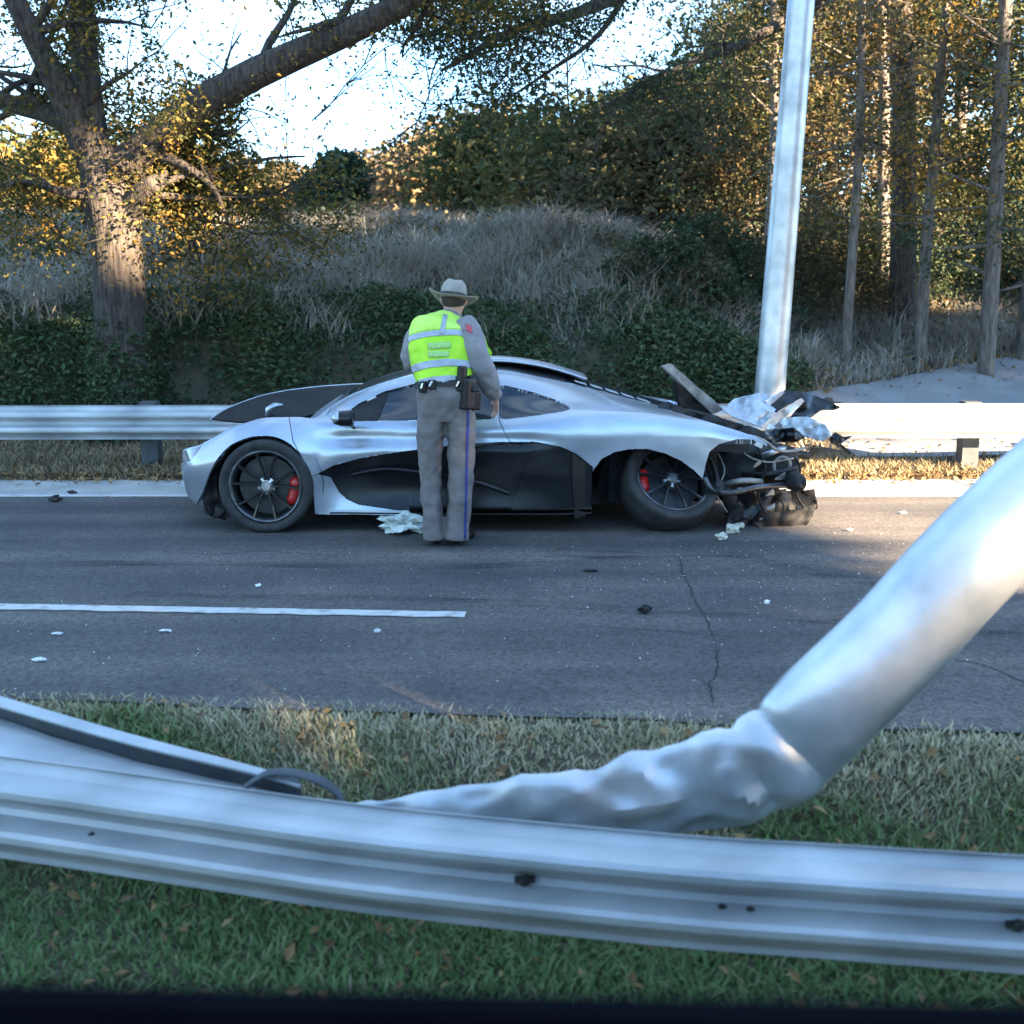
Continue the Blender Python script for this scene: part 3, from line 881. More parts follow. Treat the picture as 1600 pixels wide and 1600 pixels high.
def rounded(poly, n=3):
    """corner-cut the traced outline so that panel edges run smooth"""
    for _ in range(n):
        out = []
        for a, b in zip(poly, poly[1:] + poly[:1]):
            L = math.hypot(b[0] - a[0], b[1] - a[1])
            k = min(0.25, 6.0 / max(L, 1e-6))
            out += [(a[0] + (b[0] - a[0]) * k, a[1] + (b[1] - a[1]) * k), (b[0] + (a[0] - b[0]) * k, b[1] + (a[1] - b[1]) * k)]
        poly = out
    return poly
for k in ('front_arch', 'side_window', 'quarter_window'):
    POLY[k] = rounded(POLY[k], 2)
side_mask = (tv[None, :] > 0.9) & (tv[None, :] < 6.6) & np.ones((NU, 1), bool)
px, py = project(pos)
moved = np.zeros(px.shape)
bd = np.full(px.shape, 1e9); nx = px.copy(); ny = py.copy()
for poly in POLY.values():
    d, qx, qy = seg_nearest(px, py, poly)
    m = d < bd
    bd[m] = d[m]; nx[m] = qx[m]; ny[m] = qy[m]
hit = side_mask & (bd < 0.72)
depth = pos[..., 1] * CP - (pos[..., 2] - CAMZ) * SP
pos[..., 0] += np.where(hit, (nx - px) * depth / F, 0)
pos[..., 2] -= np.where(hit, (ny - py) * depth / F, 0)
# classes for the faces
cen = (pos[:-1, :-1] + pos[1:, :-1] + pos[1:, 1:] + pos[:-1, 1:]) / 4
cpx, cpy = project(cen)
tf = (tv[:-1] + tv[1:]) / 2
TF = np.repeat(tf[None, :], NU - 1, 0)
XF = cen[..., 0]
cls = np.full(cpx.shape, 'quarter_panel', dtype=object)
is_side = (TF > 0.9) & (TF < 6.2)
def put(name, mask):
    cls[mask] = name
put('front_wing', inside(cpx, cpy, POLY['wing']) & (TF < 4.6))
put('front_wing', (XF < X(470)) & (TF < 4.6))
put('door', inside(cpx, cpy, POLY['door']) & is_side & (XF > X(448)) & (XF < X(800)))
put('skirt', inside(cpx, cpy, POLY['skirt']) & is_side)
put('under', (TF < 1.0))
put('compartment', (TF >= 4.6) & (XF < X(470)))
put('cowl', (TF >= 4.6) & (XF >= X(470)) & (XF < X(505)))
put('windscreen', (TF >= 6.2) & (XF >= X(505)) & (XF < X(665)))
put('roof', (TF >= 6.2) & (XF >= X(665)) & (XF < X(890)))
put('engine_cover', (TF >= 6.25) & (XF >= X(890)) & (XF < X(1085)))
for k in ('door_black', 'rear_black', 'under', 'side_window', 'quarter_window', 'front_quarter_light', 'mirror_slot', 'headlight'):
    put(k, inside(cpx, cpy, POLY[k]) & (is_side | (('window' in k or 'quarter' in k) & (TF < 6.6))) & ((k != 'headlight') | (TF < 4.6)))
put('hole', (inside(cpx, cpy, POLY['front_arch']) | inside(cpx, cpy, POLY['rear_arch']) | inside(cpx, cpy, POLY['torn'])) & (TF < 4.2))
put('hole', (TF < 1.05) & (((XF > X(335)) & (XF < X(492))) | (XF > X(930))))
put('hole', inside(cpx, cpy, POLY['deck']) & (XF > X(1060)) & (TF > 3.0))
put('hole', (XF > X(1200)))
put('hole', (XF > X(1130)) & (TF > 4.9))                     # the rear deck is torn away
# stray islands of a class join the panel next to them
lab = np.full(cls.shape, -1)
for si in range(cls.shape[0]):
    for sj in range(cls.shape[1]):
        if lab[si, sj] >= 0:
            continue
        comp, todo, nb = [(si, sj)], [(si, sj)], {}
        lab[si, sj] = 1
        while todo:
            a, b = todo.pop()
            for c, d in ((a + 1, b), (a - 1, b), (a, b + 1), (a, b - 1)):
                if 0 <= c < cls.shape[0] and 0 <= d < cls.shape[1]:
                    if cls[c, d] == cls[a, b]:
                        if lab[c, d] < 0:
                            lab[c, d] = 1; comp.append((c, d)); todo.append((c, d))
                    else:
                        nb[cls[c, d]] = nb.get(cls[c, d], 0) + 1
        if len(comp) < 1100 and nb:
            k = max(nb, key=nb.get)
            for a, b in comp:
                cls[a, b] = k
car = empty('sports_car', (float(X(735)), YC, 0.0), 'wrecked silver and black sports car with a smashed tail and a splayed rear wheel', 'car')
# outward normals for pushing panels in
du = np.gradient(pos, axis=0); dv = np.gradient(pos, axis=1)
nn = np.cross(du, dv)
nn /= np.linalg.norm(nn, axis=-1)[..., None] + 1e-9
if nn[NU // 2, NV // 2, 1] > 0:
    nn = -nn
def panel(cname, name, mat, push=0.0, thick=0.012, gap=0.0025, sides=('near', 'far'), label=None, dent=0.0):
    idx = np.argwhere(cls == cname)
    if len(idx) == 0:
        print('EMPTY CLASS', cname); return []
    out = []
    P2 = (pos - nn * push).reshape(-1, 3)
    N2 = nn.reshape(-1, 3)
    def extract(step):
        """near side at full fineness, the hidden far side coarser"""
        if step == 1:
            i, j = idx[:, 0], idx[:, 1]
        else:
            m_ = (cls[::step, ::step] == cname)
            i, j = (np.argwhere(m_) * step).T
            ok = (i + step < NU) & (j + step < NV)
            i, j = i[ok], j[ok]
        quads = np.stack([i * NV + j, (i + step) * NV + j, (i + step) * NV + j + step, i * NV + j + step], 1)
        uq, inv = np.unique(quads.ravel(), return_inverse=True)
        return P2[uq].copy(), inv.reshape(-1, 4), uq
    vl, fl, uq = extract(1)
    if gap:                                                   # shut lines: draw free edges in a little
        acc = np.zeros_like(vl); num = np.zeros(len(vl))
        fc = vl[fl].mean(1)
        for c in range(4):
            np.add.at(acc, fl[:, c], fc); np.add.at(num, fl[:, c], 1)
        edge = (num < 4) & (uq % NV < NV - 1)
        d = acc / num[:, None] - vl
        L = np.linalg.norm(d, axis=1)[:, None] + 1e-9
        vl = vl + np.where(edge[:, None], d / L * gap, 0)
    for s in sides:
        v2 = vl.copy()
        f2 = fl
        u2 = uq
        if s == 'far':
            v2, f2, u2 = extract(3)
            if len(f2) == 0:
                continue
            v2[:, 1] = 2 * YC - v2[:, 1]
            f2 = f2[:, ::-1]
        if dent and s == 'near':
            for t in range(len(v2)):
                p = v2[t]
                v2[t, 1] += dent * noise.noise(Vector((p[0] * 3.5, 1.7, p[2] * 4.5))) + dent * 0.4 * noise.noise(Vector((p[0] * 9, 5.2, p[2] * 9)))
        n2 = N2[u2].copy()
        if s == 'far':
            n2[:, 1] = -n2[:, 1]
        out.append((v2, n2, f2))
    res = []
    if name in ('roof', 'windscreen', 'engine_cover', 'front_compartment', 'cowl_panel'):
        a = out[0]
        m2 = a[0].copy(); m2[:, 1] = 2 * YC - m2[:, 1]
        mn = a[1].copy(); mn[:, 1] = -mn[:, 1]
        out = [(np.vstack([a[0], m2]), np.vstack([a[1], mn]), np.vstack([a[2], a[2][:, ::-1] + len(m2)]))]
    for v2, n2, f2 in out:
        v2, n2, f2 = np.asarray(v2), np.asarray(n2), np.asarray(f2)
        q = v2[f2]
        fn = np.cross(q[:, 2] - q[:, 0], q[:, 3] - q[:, 1])
        if (fn * n2[f2[:, 0]]).sum() < 0:
            f2 = f2[:, ::-1]
        ed = np.concatenate([f2[:, [0, 1]], f2[:, [1, 2]], f2[:, [2, 3]], f2[:, [3, 0]]])
        key = np.sort(ed, 1)
        key = key[:, 0].astype(np.int64) * (len(v2) + 1) + key[:, 1]
        uqk, ix, ct = np.unique(key, return_index=True, return_counts=True)
        rim = ed[ix[ct == 1]]                                 # free edges get a returned flange
        va, vb = v2[rim[:, 0]], v2[rim[:, 1]]
        na, nb_ = n2[rim[:, 0]], n2[rim[:, 1]]
        nv, nr_ = len(v2), len(rim)
        allv = np.vstack([v2, va, vb, vb - nb_ * thick, va - na * thick])
        k_ = np.arange(nr_)
        rf = np.stack([nv + nr_ + k_, nv + k_, nv + 3 * nr_ + k_, nv + 2 * nr_ + k_], 1)
        o = mesh_obj(name, allv, np.vstack([f2, rf]), mat, car, smooth=True)
        if label:
            o['label'] = label
        res.append(o)
    return res
panel('front_wing', 'front_wing', M['silver'], 0, 0.02)
panel('door', 'door_skin', M['silver'], 0, 0.045, dent=0.008)
panel('quarter_panel', 'rear_quarter_panel', M['silver'], 0, 0.03, dent=0.004)
panel('door_black', 'lower_door_panel', M['carbon'], 0.05, 0.012, 0)
panel('rear_black', 'air_intake_panel', M['carbon'], 0.040, 0.012, 0.0025)
panel('skirt', 'side_skirt', M['silver'], 0, 0.03)
panel('under', 'sill', M['black_plastic'], 0.004, 0.012, 0)
panel('side_window', 'door_window', M['glass'], 0.012, 0.006, 0)
panel('quarter_window', 'quarter_window', M['glass'], 0.012, 0.006, 0)
panel('front_quarter_light', 'quarter_light', M['black_plastic'], 0.008, 0.006, 0)
panel('mirror_slot', 'mirror_recess', M['black_plastic'], 0.02, 0.01, 0)
panel('headlight', 'headlight', M['lamp_glass'], 0.003, 0.01, 0)
panel('windscreen', 'windscreen', M['glass'], 0.008, 0.006, 0)
panel('cowl', 'cowl_panel', M['silver'], 0.0, 0.02, 0.002)
panel('roof', 'roof', M['carbon'], 0.0, 0.02, 0.002)
panel('engine_cover', 'engine_cover', M['glass'], 0.010, 0.01, 0.002)
panel('compartment', 'front_compartment', M['black_plastic'], 0.05, 0.012, 0)

# dark inner tub behind arches and openings
m = MB()
xs_, rings = [X(p) for p in (312, 360, 480, 520, 900, 960, 1090, 1140)], []
hw = [0.45, 0.56, 0.58, 0.80, 0.80, 0.56, 0.54, 0.5]; ht = [0.40, 0.52, 0.62, 0.66, 0.68, 0.66, 0.62, 0.55]
for x, w, h in zip(xs_, hw, ht):
    rings.append([(x, YC - w, 0.15), (x, YC - w, h), (x, YC + w, h), (x, YC + w, 0.15)])
v = [p for r in rings for p in r]; f = []
for i in range(len(rings) - 1):
    for j in range(4):
        k = (j + 1) % 4
        f.append((i * 4 + j, i * 4 + k, i * 4 + 4 + k, i * 4 + 4 + j))
f += [(0, 1, 2, 3), tuple(reversed(range(len(v) - 4, len(v))))]
mesh_obj('floor_pan', v, f, M['black_plastic'], car)
# wheel-arch liners
for pxc, r in ((418, 0.365), (1030, 0.40)):
    for s in (-1, 1):
        cx, cz_ = X(pxc), 0.325
        v, f = [], []
        for i in range(25):
            a = math.pi * (-0.05 + 1.10 * i / 24)
            for yy in (0.57, 0.925):
                v.append((cx - r * math.cos(a), YC + s * yy, cz_ + r * 1.0 * math.sin(a)))
        for i in range(24):
            f.append((2 * i, 2 * i + 1, 2 * i + 3, 2 * i + 2))
        mesh_obj('wheel_arch_liner', v, f, M['black_plastic'], car, smooth=True)

# roof intake along the centre line, silver rim in front of black throat
m = MB()
rp = smooth_path([(X(690), YC, 1.118), (X(745), YC, 1.138), (X(790), YC, 1.140), (X(850), YC, 1.104), (X(900), YC, 1.045), (X(930), YC, 1.00)], 22)
m.tube(rp, [(0.30, 0.010)] + [(0.30 - 0.004 * i, 0.026) for i in range(20)] + [(0.1, 0.006)], 20, True, (0, 0, 1))
m.build('roof_intake', M['silver'], car, smooth=True)
# louvres over the engine
for i in range(5):
    m = MB()
    x0 = X(905 + i * 27)
    z0 = float(np.interp(x0, su, ctrl[:, 7, 1])) - 0.030
    dx = X(925) - X(905)
    slope = -(0.91 - 1.01) / (X(1000) - X(920))
    rot = Matrix.Rotation(math.atan(slope) + 0.015, 3, 'Y')
    m.box((0, -0.36 + 0.01 * i, 0), (dx, 0.36 - 0.01 * i, 0.006), rot, (x0, YC, z0))
    m.build('engine_louvre', M['galvanised_dull'], car)

# ---- wheels
def wheel(cx, cy, cz_, rad, width, yaw, camber, spin, flat, side=-1, roll=0.0):
    """wheel with its outer face towards -y before turning"""
    rot = Matrix.Rotation(yaw, 3, 'Z') @ Matrix.Rotation(roll, 3, 'Y') @ Matrix.Rotation(camber, 3, 'X')
    rm = np.array(rot)
    c = np.array([cx, cy, cz_])
    def tr(v):
        return np.asarray(v, float) @ rm.T + c
    def lathe(profile, n=56):
        v, f = [], []
        for a in np.linspace(0, 2 * np.pi, n, endpoint=False):
            for (r, y) in profile:
                v.append((r * math.cos(a), y * (-side) , r * math.sin(a)))
        m_ = len(profile)
        for i in range(n):
            k = (i + 1) % n
            for j in range(m_ - 1):
                f.append((i * m_ + j, i * m_ + j + 1, k * m_ + j + 1, k * m_ + j))
        return tr(v), f
    h = width / 2
    rr = rad * 0.765
    v, f = lathe([(rr, h * 0.75), (rr, -h * 0.86), (rr + 0.006, -h * 0.92), (rr - 0.012, -h * 0.90), (rr - 0.022, -h * 0.72), (rr - 0.03, -h * 0.1), (rr - 0.02, h * 0.7), (rr, h * 0.75)])
    w = mesh_obj('wheel', v, f, M['rim_grey'], car, loc=c, smooth=True)
    v, f = lathe([(rr - 0.004, h * 0.8), (rr + 0.02, h), (rad - 0.02, h * 1.03), (rad - 0.004, h * 0.85), (rad, 0), (rad - 0.004, -h * 0.85), (rad - 0.02, -h * 1.03), (rr + 0.03, -h * 1.0), (rr + 0.012, -h * 0.93), (rr - 0.004, -h * 0.86)], 72)
    ty = mesh_obj('tyre', v, f, M['rubber'], w, smooth=True)
    # brake disc and caliper behind the spokes
    v, f = lathe([(0.05, -h * 0.15), (rr * 0.80, -h * 0.15), (rr * 0.80, -h * 0.02), (0.05, -h * 0.02)])
    mesh_obj('brake_disc', v, f, M['disc'], w)
    m = MB()
    a0, a1 = spin
    ang = np.linspace(a0, a1, 9)
    pts = [(rr * 0.78 * math.cos(a), -h * 0.16 * (-side), rr * 0.78 * math.sin(a)) for a in ang]
    m.tube(tr(pts), [(0.02, 0.03)] + [(0.045, 0.045)] * 7 + [(0.02, 0.03)], 10, True, tuple(rm @ np.array([0, 1, 0])))
    m.build('brake_caliper', M['caliper'], w, smooth=True)
    # ten slim spokes in pairs
    for k in range(10):
        a = 2 * math.pi * (k // 2) / 5 + (0.19 if k % 2 else -0.19) + flat
        b = 2 * math.pi * (k // 2) / 5 + (0.30 if k % 2 else -0.30) + flat
        y0_, y1_ = -h * 0.62, -h * 0.80
        p0 = (0.045 * math.cos(a), y0_ * (-side), 0.045 * math.sin(a))
        p1 = (rr * 0.55 * math.cos((a + b) / 2), (y0_ * 1.08) * (-side), rr * 0.55 * math.sin((a + b) / 2))
        p2 = ((rr - 0.012) * math.cos(b), y1_ * (-side), (rr - 0.012) * math.sin(b))
        m = MB()
        m.tube(tr([p0, p1, p2]), [(0.014, 0.02), (0.009, 0.016), (0.013, 0.012)], 6, True, tuple(rm @ np.array([0, 1, 0])))
        m.build('spoke', M['rim_black'], w, smooth=False)
    v, f = lathe([(0.0005, -h * 0.80), (0.030, -h * 0.80), (0.036, -h * 0.74), (0.036, -h * 0.62), (0.062, -h * 0.58), (0.066, -h * 0.40), (0.0005, -h * 0.38)], 24)
    mesh_obj('hub_nut', v, f, M['hub_metal'], w, smooth=False)
    return w
fc = P(420, 757, 7.98)
RW = float(fc[2])
wheel(float(fc[0]), 7.985, RW, RW + 0.004, 0.235, R(-2), R(1), (R(-42), R(18)), 0.25)
wheel(float(fc[0]), 2 * YC - 7.985, RW, RW + 0.004, 0.235, R(3), R(0), (R(150), R(210)), 0.1, side=1)
rc = P(1047, 768, 8.0)
wheel(float(rc[0]), 8.07, 0.312, 0.336, 0.26, R(3), R(-36), (R(165), R(215)), 0.45, roll=R(12))
wheel(float(rc[0]) - 0.05, 2 * YC - 8.0, 0.335, 0.337, 0.31, R(-4), R(-2), (R(-30), R(30)), 0.3, side=1)

# ---- mirror
mr = P(540, 655, 7.72)
m = MB()
m.tube([P(553, 668, 7.93), P(548, 664, 7.84), P(543, 660, 7.76)], [(0.015, 0.012), (0.012, 0.01), (0.015, 0.012)], 8)
mm = m.build('mirror_arm', M['carbon'], car, smooth=True)
m = MB()
m.tube([mr + np.array([-0.09, 0.0, 0.0]), mr + np.array([-0.075, 0, 0.0]), mr + np.array([-0.03, 0, 0.004]), mr + np.array([0.03, 0, 0.006]), mr + np.array([0.05, 0, 0.006])], [(0.012, 0.02), (0.035, 0.05), (0.052, 0.075), (0.055, 0.08), (0.05, 0.074)], 18, True, (0, 1, 0))
m.build('mirror_housing', M['carbon'], mm, smooth=True)
m = MB()
m.tube([mr + np.array([-0.094, -0.006, 0.004]), mr + np.array([-0.075, -0.006, 0.006]), mr + np.array([-0.035, -0.006, 0.010])], [(0.012, 0.02), (0.036, 0.05), (0.048, 0.068)], 18, True, (0, 1, 0))
m.build('mirror_cap', M['silver'], mm, smooth=True)

# ---- loose panels, torn edges, hanging pieces
def plate(name, poly, Yf, mat, thick=0.012, crumple=0.0, cell=7.0, seed=0.0, parent=car, bulge=0.0):
    """panel with a traced outline; Yf(px, py) gives the depth of every point, so it stands slanted in space"""
    xs_ = [p[0] for p in poly]; ys_ = [p[1] for p in poly]
    bm = bmesh.new()
    per = []
    for a, b in zip(poly, poly[1:] + poly[:1]):
        n = max(1, int(math.hypot(b[0] - a[0], b[1] - a[1]) / cell))
        for t in range(n):
            per.append((a[0] + (b[0] - a[0]) * t / n, a[1] + (b[1] - a[1]) * t / n))
    from mathutils.geometry import delaunay_2d_cdt
    pts = [Vector(p) for p in per]
    ne = len(pts)
    for gx in np.arange(min(xs_) + cell / 2, max(xs_), cell):
        for gy in np.arange(min(ys_) + cell / 2, max(ys_), cell):
            q = np.array([gx]); w = np.array([gy])
            if inside(q, w, poly)[0] and seg_nearest(q, w, poly)[0][0] > cell * 0.5:
                pts.append(Vector((gx, gy)))
    ov, oe, of, _, _, _ = delaunay_2d_cdt(pts, [], [list(range(ne))], 1, 1e-4)
    v = []
    for q in ov:
        y = Yf(q.x, q.y)
        y += crumple * (noise.noise(Vector((q.x * 0.045 + seed, q.y * 0.045, seed))) + 0.5 * noise.noise(Vector((q.x * 0.11 + seed, q.y * 0.11, seed + 3))))
        v.append(P(q.x, q.y, y))
    o = mesh_obj(name, v, [list(t) for t in of], mat, parent, smooth=True)
    bm = bmesh.new(); bm.from_mesh(o.data); bmesh.ops.recalc_face_normals(bm, faces=bm.faces); bm.to_mesh(o.data); bm.free()
    s = o.modifiers.new('s', 'SOLIDIFY'); s.thickness = thick; s.offset = 0
    e = o.modifiers.new('e', 'EDGE_SPLIT'); e.split_angle = R(50)
    return baked(o)
# front lid sprung up: black underside towards the camera, pale upper skin and edge
lid = [(331, 655), (352, 641), (380, 629), (410, 619), (450, 611), (500, 605), (560, 601), (610, 600), (600, 606), (560, 622), (500, 645), (460, 656), (400, 660), (370, 660), (345, 657)]
def lid_y(x, y):
    return 9.35 - (y - 600) * 0.0115
lo = plate('front_lid', lid, lid_y, M['black_plastic'], 0.012, 0.02, 9, 1.0)
edge = [(329, 656), (352, 640), (380, 628), (410, 618), (450, 610), (500, 604), (560, 600), (612, 599)]
ep = smooth_path([P(a, b, lid_y(a, b) + 0.01) for a, b in edge], 30)
m = MB(); m.tube(ep, [(0.006, 0.022)] * 30, 8, True, (0, 1, 0)); m.build('lid_edge', M['silver'], lo, smooth=True)
m = MB(); c = P(430, 640, 8.75)
m.tube([c + np.array([-0.06, 0, -0.05]), c + np.array([-0.045, 0, 0.0]), c + np.array([0.0, 0, 0.03]), c + np.array([0.06, 0, 0.035])], [(0.02, 0.03), (0.03, 0.05), (0.025, 0.05), (0.008, 0.03)], 10)
m.build('lid_hinge', M['silver'], car, smooth=True)
# broken bumper fragments under the nose
def FY_(c, a=0.0, b=0.0, x0=0, y0=0):
    return lambda x, y: c + a * (x - x0) + b * (y - y0)
plate('torn_bumper', [(314, 772), (326, 748), (340, 726), (356, 712), (352, 745), (350, 775), (354, 800), (346, 808), (336, 800), (328, 806), (320, 796)], FY_(8.04), M['black_plastic'], 0.03, 0.06, 6, 2.0)
plate('bumper_corner', [(286, 756), (288, 734), (300, 728), (320, 730), (322, 742), (316, 762), (308, 772), (300, 768), (294, 762)], FY_(7.99, -0.009, 0, 326), M['crumpled_silver'], 0.012, 0.03, 4, 3.0)
plate('fog_lamp', [(286, 742), (294, 736), (304, 742), (306, 752), (298, 758), (290, 754)], FY_(8.10, -0.006, 0, 306), M['black_plastic'], 0.03, 0.03, 5, 4.0)
plate('hanging_trim', [(318, 796), (334, 790), (356, 796), (366, 806), (352, 812), (340, 808), (326, 812)], FY_(8.05), M['dusty_black'], 0.02, 0.06, 5, 5.0)
# tail wreckage
def tail_y(c, a=0, b=0):
    return FY_(c, a, b, 1180, 660)
plate('spoiler_strut', [(1033, 572), (1047, 568), (1085, 602), (1129, 639), (1113, 647), (1070, 606)], FY_(8.55, 0.002, 0, 1080), M['torn_grey'], 0.035, 0.02, 7, 6.0)
plate('strut_bracket', [(1052, 594), (1072, 608), (1112, 646), (1094, 652), (1062, 640), (1058, 618)], FY_(8.62, 0.002, 0, 1080), M['black_plastic'], 0.03, 0.05, 7, 7.0)
plate('engine_bay_trim', [(1028, 636), (1044, 628), (1062, 636), (1100, 646), (1150, 660), (1192, 674), (1206, 690), (1180, 684), (1120, 664), (1060, 652), (1036, 646)], FY_(8.28, 0.0, -0.002, 0, 650), M['dusty_black'], 0.03, 0.06, 4, 8.0)
plate('crumpled_panel', [(1128, 641), (1146, 624), (1170, 618), (1188, 614), (1203, 617), (1200, 632), (1212, 640), (1200, 656), (1190, 668), (1168, 660), (1146, 652)], FY_(8.42, 0.0, -0.006, 0, 640), M['crumpled_silver'], 0.008, 0.11, 3, 9.0)
plate('crumpled_panel', [(1194, 626), (1222, 611), (1226, 613), (1202, 634)], FY_(8.50, 0.002, 0, 1200), M['crumpled_silver'], 0.01, 0.04, 4, 10.0)
plate('crumpled_panel', [(1186, 667), (1210, 648), (1252, 622), (1256, 627), (1228, 650), (1200, 672)], FY_(8.36, 0.002, 0, 1200), M['crumpled_silver'], 0.01, 0.04, 4, 11.0)
plate('rear_wing', [(1198, 634), (1226, 611), (1250, 613), (1282, 622), (1313, 636), (1302, 641), (1284, 641), (1266, 652), (1240, 660), (1232, 654), (1256, 628), (1250, 622), (1214, 644)], FY_(8.75, 0.002, -0.004, 1250, 640), M['carbon'], 0.02, 0.06, 4, 12.0)
plate('torn_skin', [(1190, 676), (1226, 652), (1262, 652), (1290, 664), (1300, 680), (1286, 690), (1264, 684), (1236, 676), (1210, 686)], FY_(8.45, 0.001, -0.004, 1250, 670), M['crumpled_silver'], 0.01, 0.12, 3, 13.0)
plate('torn_skin', [(1204, 672), (1240, 668), (1258, 684), (1236, 692), (1212, 690)], FY_(8.36), M['carbon'], 0.015, 0.12, 5, 14.0)
plate('rear_lamp_shard', [(1294, 680), (1306, 676), (1318, 682), (1334, 681), (1320, 689), (1312, 694), (1298, 692)], FY_(8.5), M['carbon'], 0.02, 0.06, 4, 15.0)
lip = smooth_path([P(a, b, c) for a, b, c in ((1150, 680, 7.93), (1176, 682, 7.95), (1196, 690, 8.0), (1212, 702, 8.05), (1234, 705, 8.12), (1258, 700, 8.2))], 24)
m = MB(); m.tube(lip, [(0.011, 0.02)] * 24, 10, True, (0, 1, 0)); m.build('quarter_panel_lip', M['torn_grey'], car, smooth=True)
# gearbox, exhaust and crash structure showing inside the tail
def lump(name, cpx, cpy, Yc_, sx, sy, sz, mat, seed, rough=0.4, sub=3):
    bm = bmesh.new()
    bmesh.ops.create_icosphere(bm, subdivisions=sub, radius=1)
    c = P(cpx, cpy, Yc_)
    v = []
    for q in bm.verts:
        p = q.co.copy()
        s = 1 / max(abs(p.x), abs(p.y), abs(p.z)) ** 0.6                    # boxy
        d = 1 + rough * noise.noise(p * 2.3 + Vector((seed, 0, 0))) + rough * 0.5 * noise.noise(p * 6 + Vector((seed, 3, 0)))
        q.co = Vector((c[0] + p.x * s * d * sx, c[1] + p.y * s * d * sy, c[2] + p.z * s * d * sz))
    return bm_obj(name, bm, mat, car, smooth=True)
lump('gearbox', 1150, 735, 8.75, 0.26, 0.38, 0.20, M['dusty_black'], 1.0, 0.22)
lump('exhaust_silencer', 1205, 722, 8.55, 0.17, 0.32, 0.13, M['dusty_black'], 2.0, 0.18)
lump('crash_beam', 1225, 742, 8.45, 0.06, 0.55, 0.07, M['dusty_black'], 3.0, 0.2)
for i, (a, b, c, r) in enumerate(((( 1185, 715), (1225, 700), 8.2, 0.022), ((1160, 740), (1245, 730), 8.1, 0.016), ((1120, 760), (1190, 752), 8.0, 0.02), ((1190, 705), (1262, 712), 8.35, 0.03))):
    m = MB(); m.tube(smooth_path([P(a[0], a[1], c + 0.2), P((a[0] + b[0]) / 2, (a[1] + b[1]) / 2 + 6 * math.sin(i * 2), c), P(b[0], b[1], c + 0.1)], 10), [r] * 10, 8)
    m.build('torn_pipe', (M['torn_alloy'], M['dusty_black'], M['torn_grey'], M['black_plastic'])[i], car, smooth=True)
for i, (x_, y_, Y_, s_) in enumerate(((1182, 726, 8.1, 9), (1222, 745, 8.1, 10), (1250, 728, 8.3, 13), (1240, 712, 8.3, 10), (1155, 766, 7.98, 7), (1204, 770, 8.05, 9), (1206, 792, 8.05, 8), (1182, 814, 8.0, 8), (1272, 705, 8.5, 12))):
    pl = [(x_ + s_ * math.cos(t) * random.uniform(0.5, 1.3), y_ + s_ * math.sin(t) * random.uniform(0.2, 0.7) - s_ * 0.4 * math.cos(t)) for t in np.linspace(0, 2 * math.pi, 8)[:-1]]
    plate('torn_fragment', pl, FY_(Y_, 0.004, 0.003, x_, y_), (M['torn_alloy'], M['torn_grey'], M['carbon'], M['dusty_black'], M['torn_grey'])[i % 5], 0.006, 0.05, 3, 20.0 + i)
plate('diffuser', [(1120, 756), (1150, 748), (1196, 756), (1232, 770), (1246, 792), (1236, 806), (1204, 802), (1176, 822), (1150, 830), (1136, 812), (1130, 784)], FY_(8.25, 0.002, -0.002, 1180, 780), M['black_plastic'], 0.03, 0.07, 4, 40.0)
plate('torn_undertray', [(1184, 806), (1214, 800), (1240, 798), (1262, 792), (1274, 779), (1277, 783), (1268, 808), (1254, 829), (1222, 828), (1192, 826), (1178, 820)], FY_(8.15, 0.001, 0, 1230), M['black_plastic'], 0.02, 0.04, 5, 41.0)
plate('torn_liner', [(1098, 752), (1112, 746), (1130, 752), (1146, 768), (1158, 790), (1150, 812), (1132, 826), (1140, 800), (1134, 780), (1118, 764)], FY_(7.96, 0.002, 0, 1120), M['dusty_black'], 0.02, 0.12, 6, 42.0)
for i in range(5):
    a_, y_ = 1150 + 22 * i, 8.15 + 0.17 * i
    plate('diffuser_fin', [(a_, 770), (a_ + 34, 764), (a_ + 40, 792), (a_ + 26, 812), (a_ + 4, 806)], FY_(y_), M['carbon'], 0.012, 0.05, 6, 50.0 + i)
for i, pts_ in enumerate((((1118, 700, 8.2), (1132, 735, 8.05), (1120, 770, 8.0), (1136, 800, 8.0)), ((1180, 692, 8.2), (1196, 730, 8.1), (1184, 770, 8.1), (1198, 806, 8.1)), ((1150, 690, 8.1), (1168, 712, 8.05), (1200, 722, 8.05), (1240, 716, 8.2)),
                          ((1228, 700, 8.3), (1250, 730, 8.25), (1244, 770, 8.2), (1262, 800, 8.2)))):
    m = MB(); m.tube(smooth_path([P(*q) for q in pts_], 22), [0.006 + 0.002 * (i % 2)] * 22, 6); m.build('torn_wire', M['black_plastic'] if i % 2 else M['torn_grey'], car, smooth=True)
m = MB(); m.box((X(1100), YC - 0.86, 0.55), (X(1175), YC + 0.86, 0.60)); m.build('rear_bulkhead', M['dusty_black'], car)
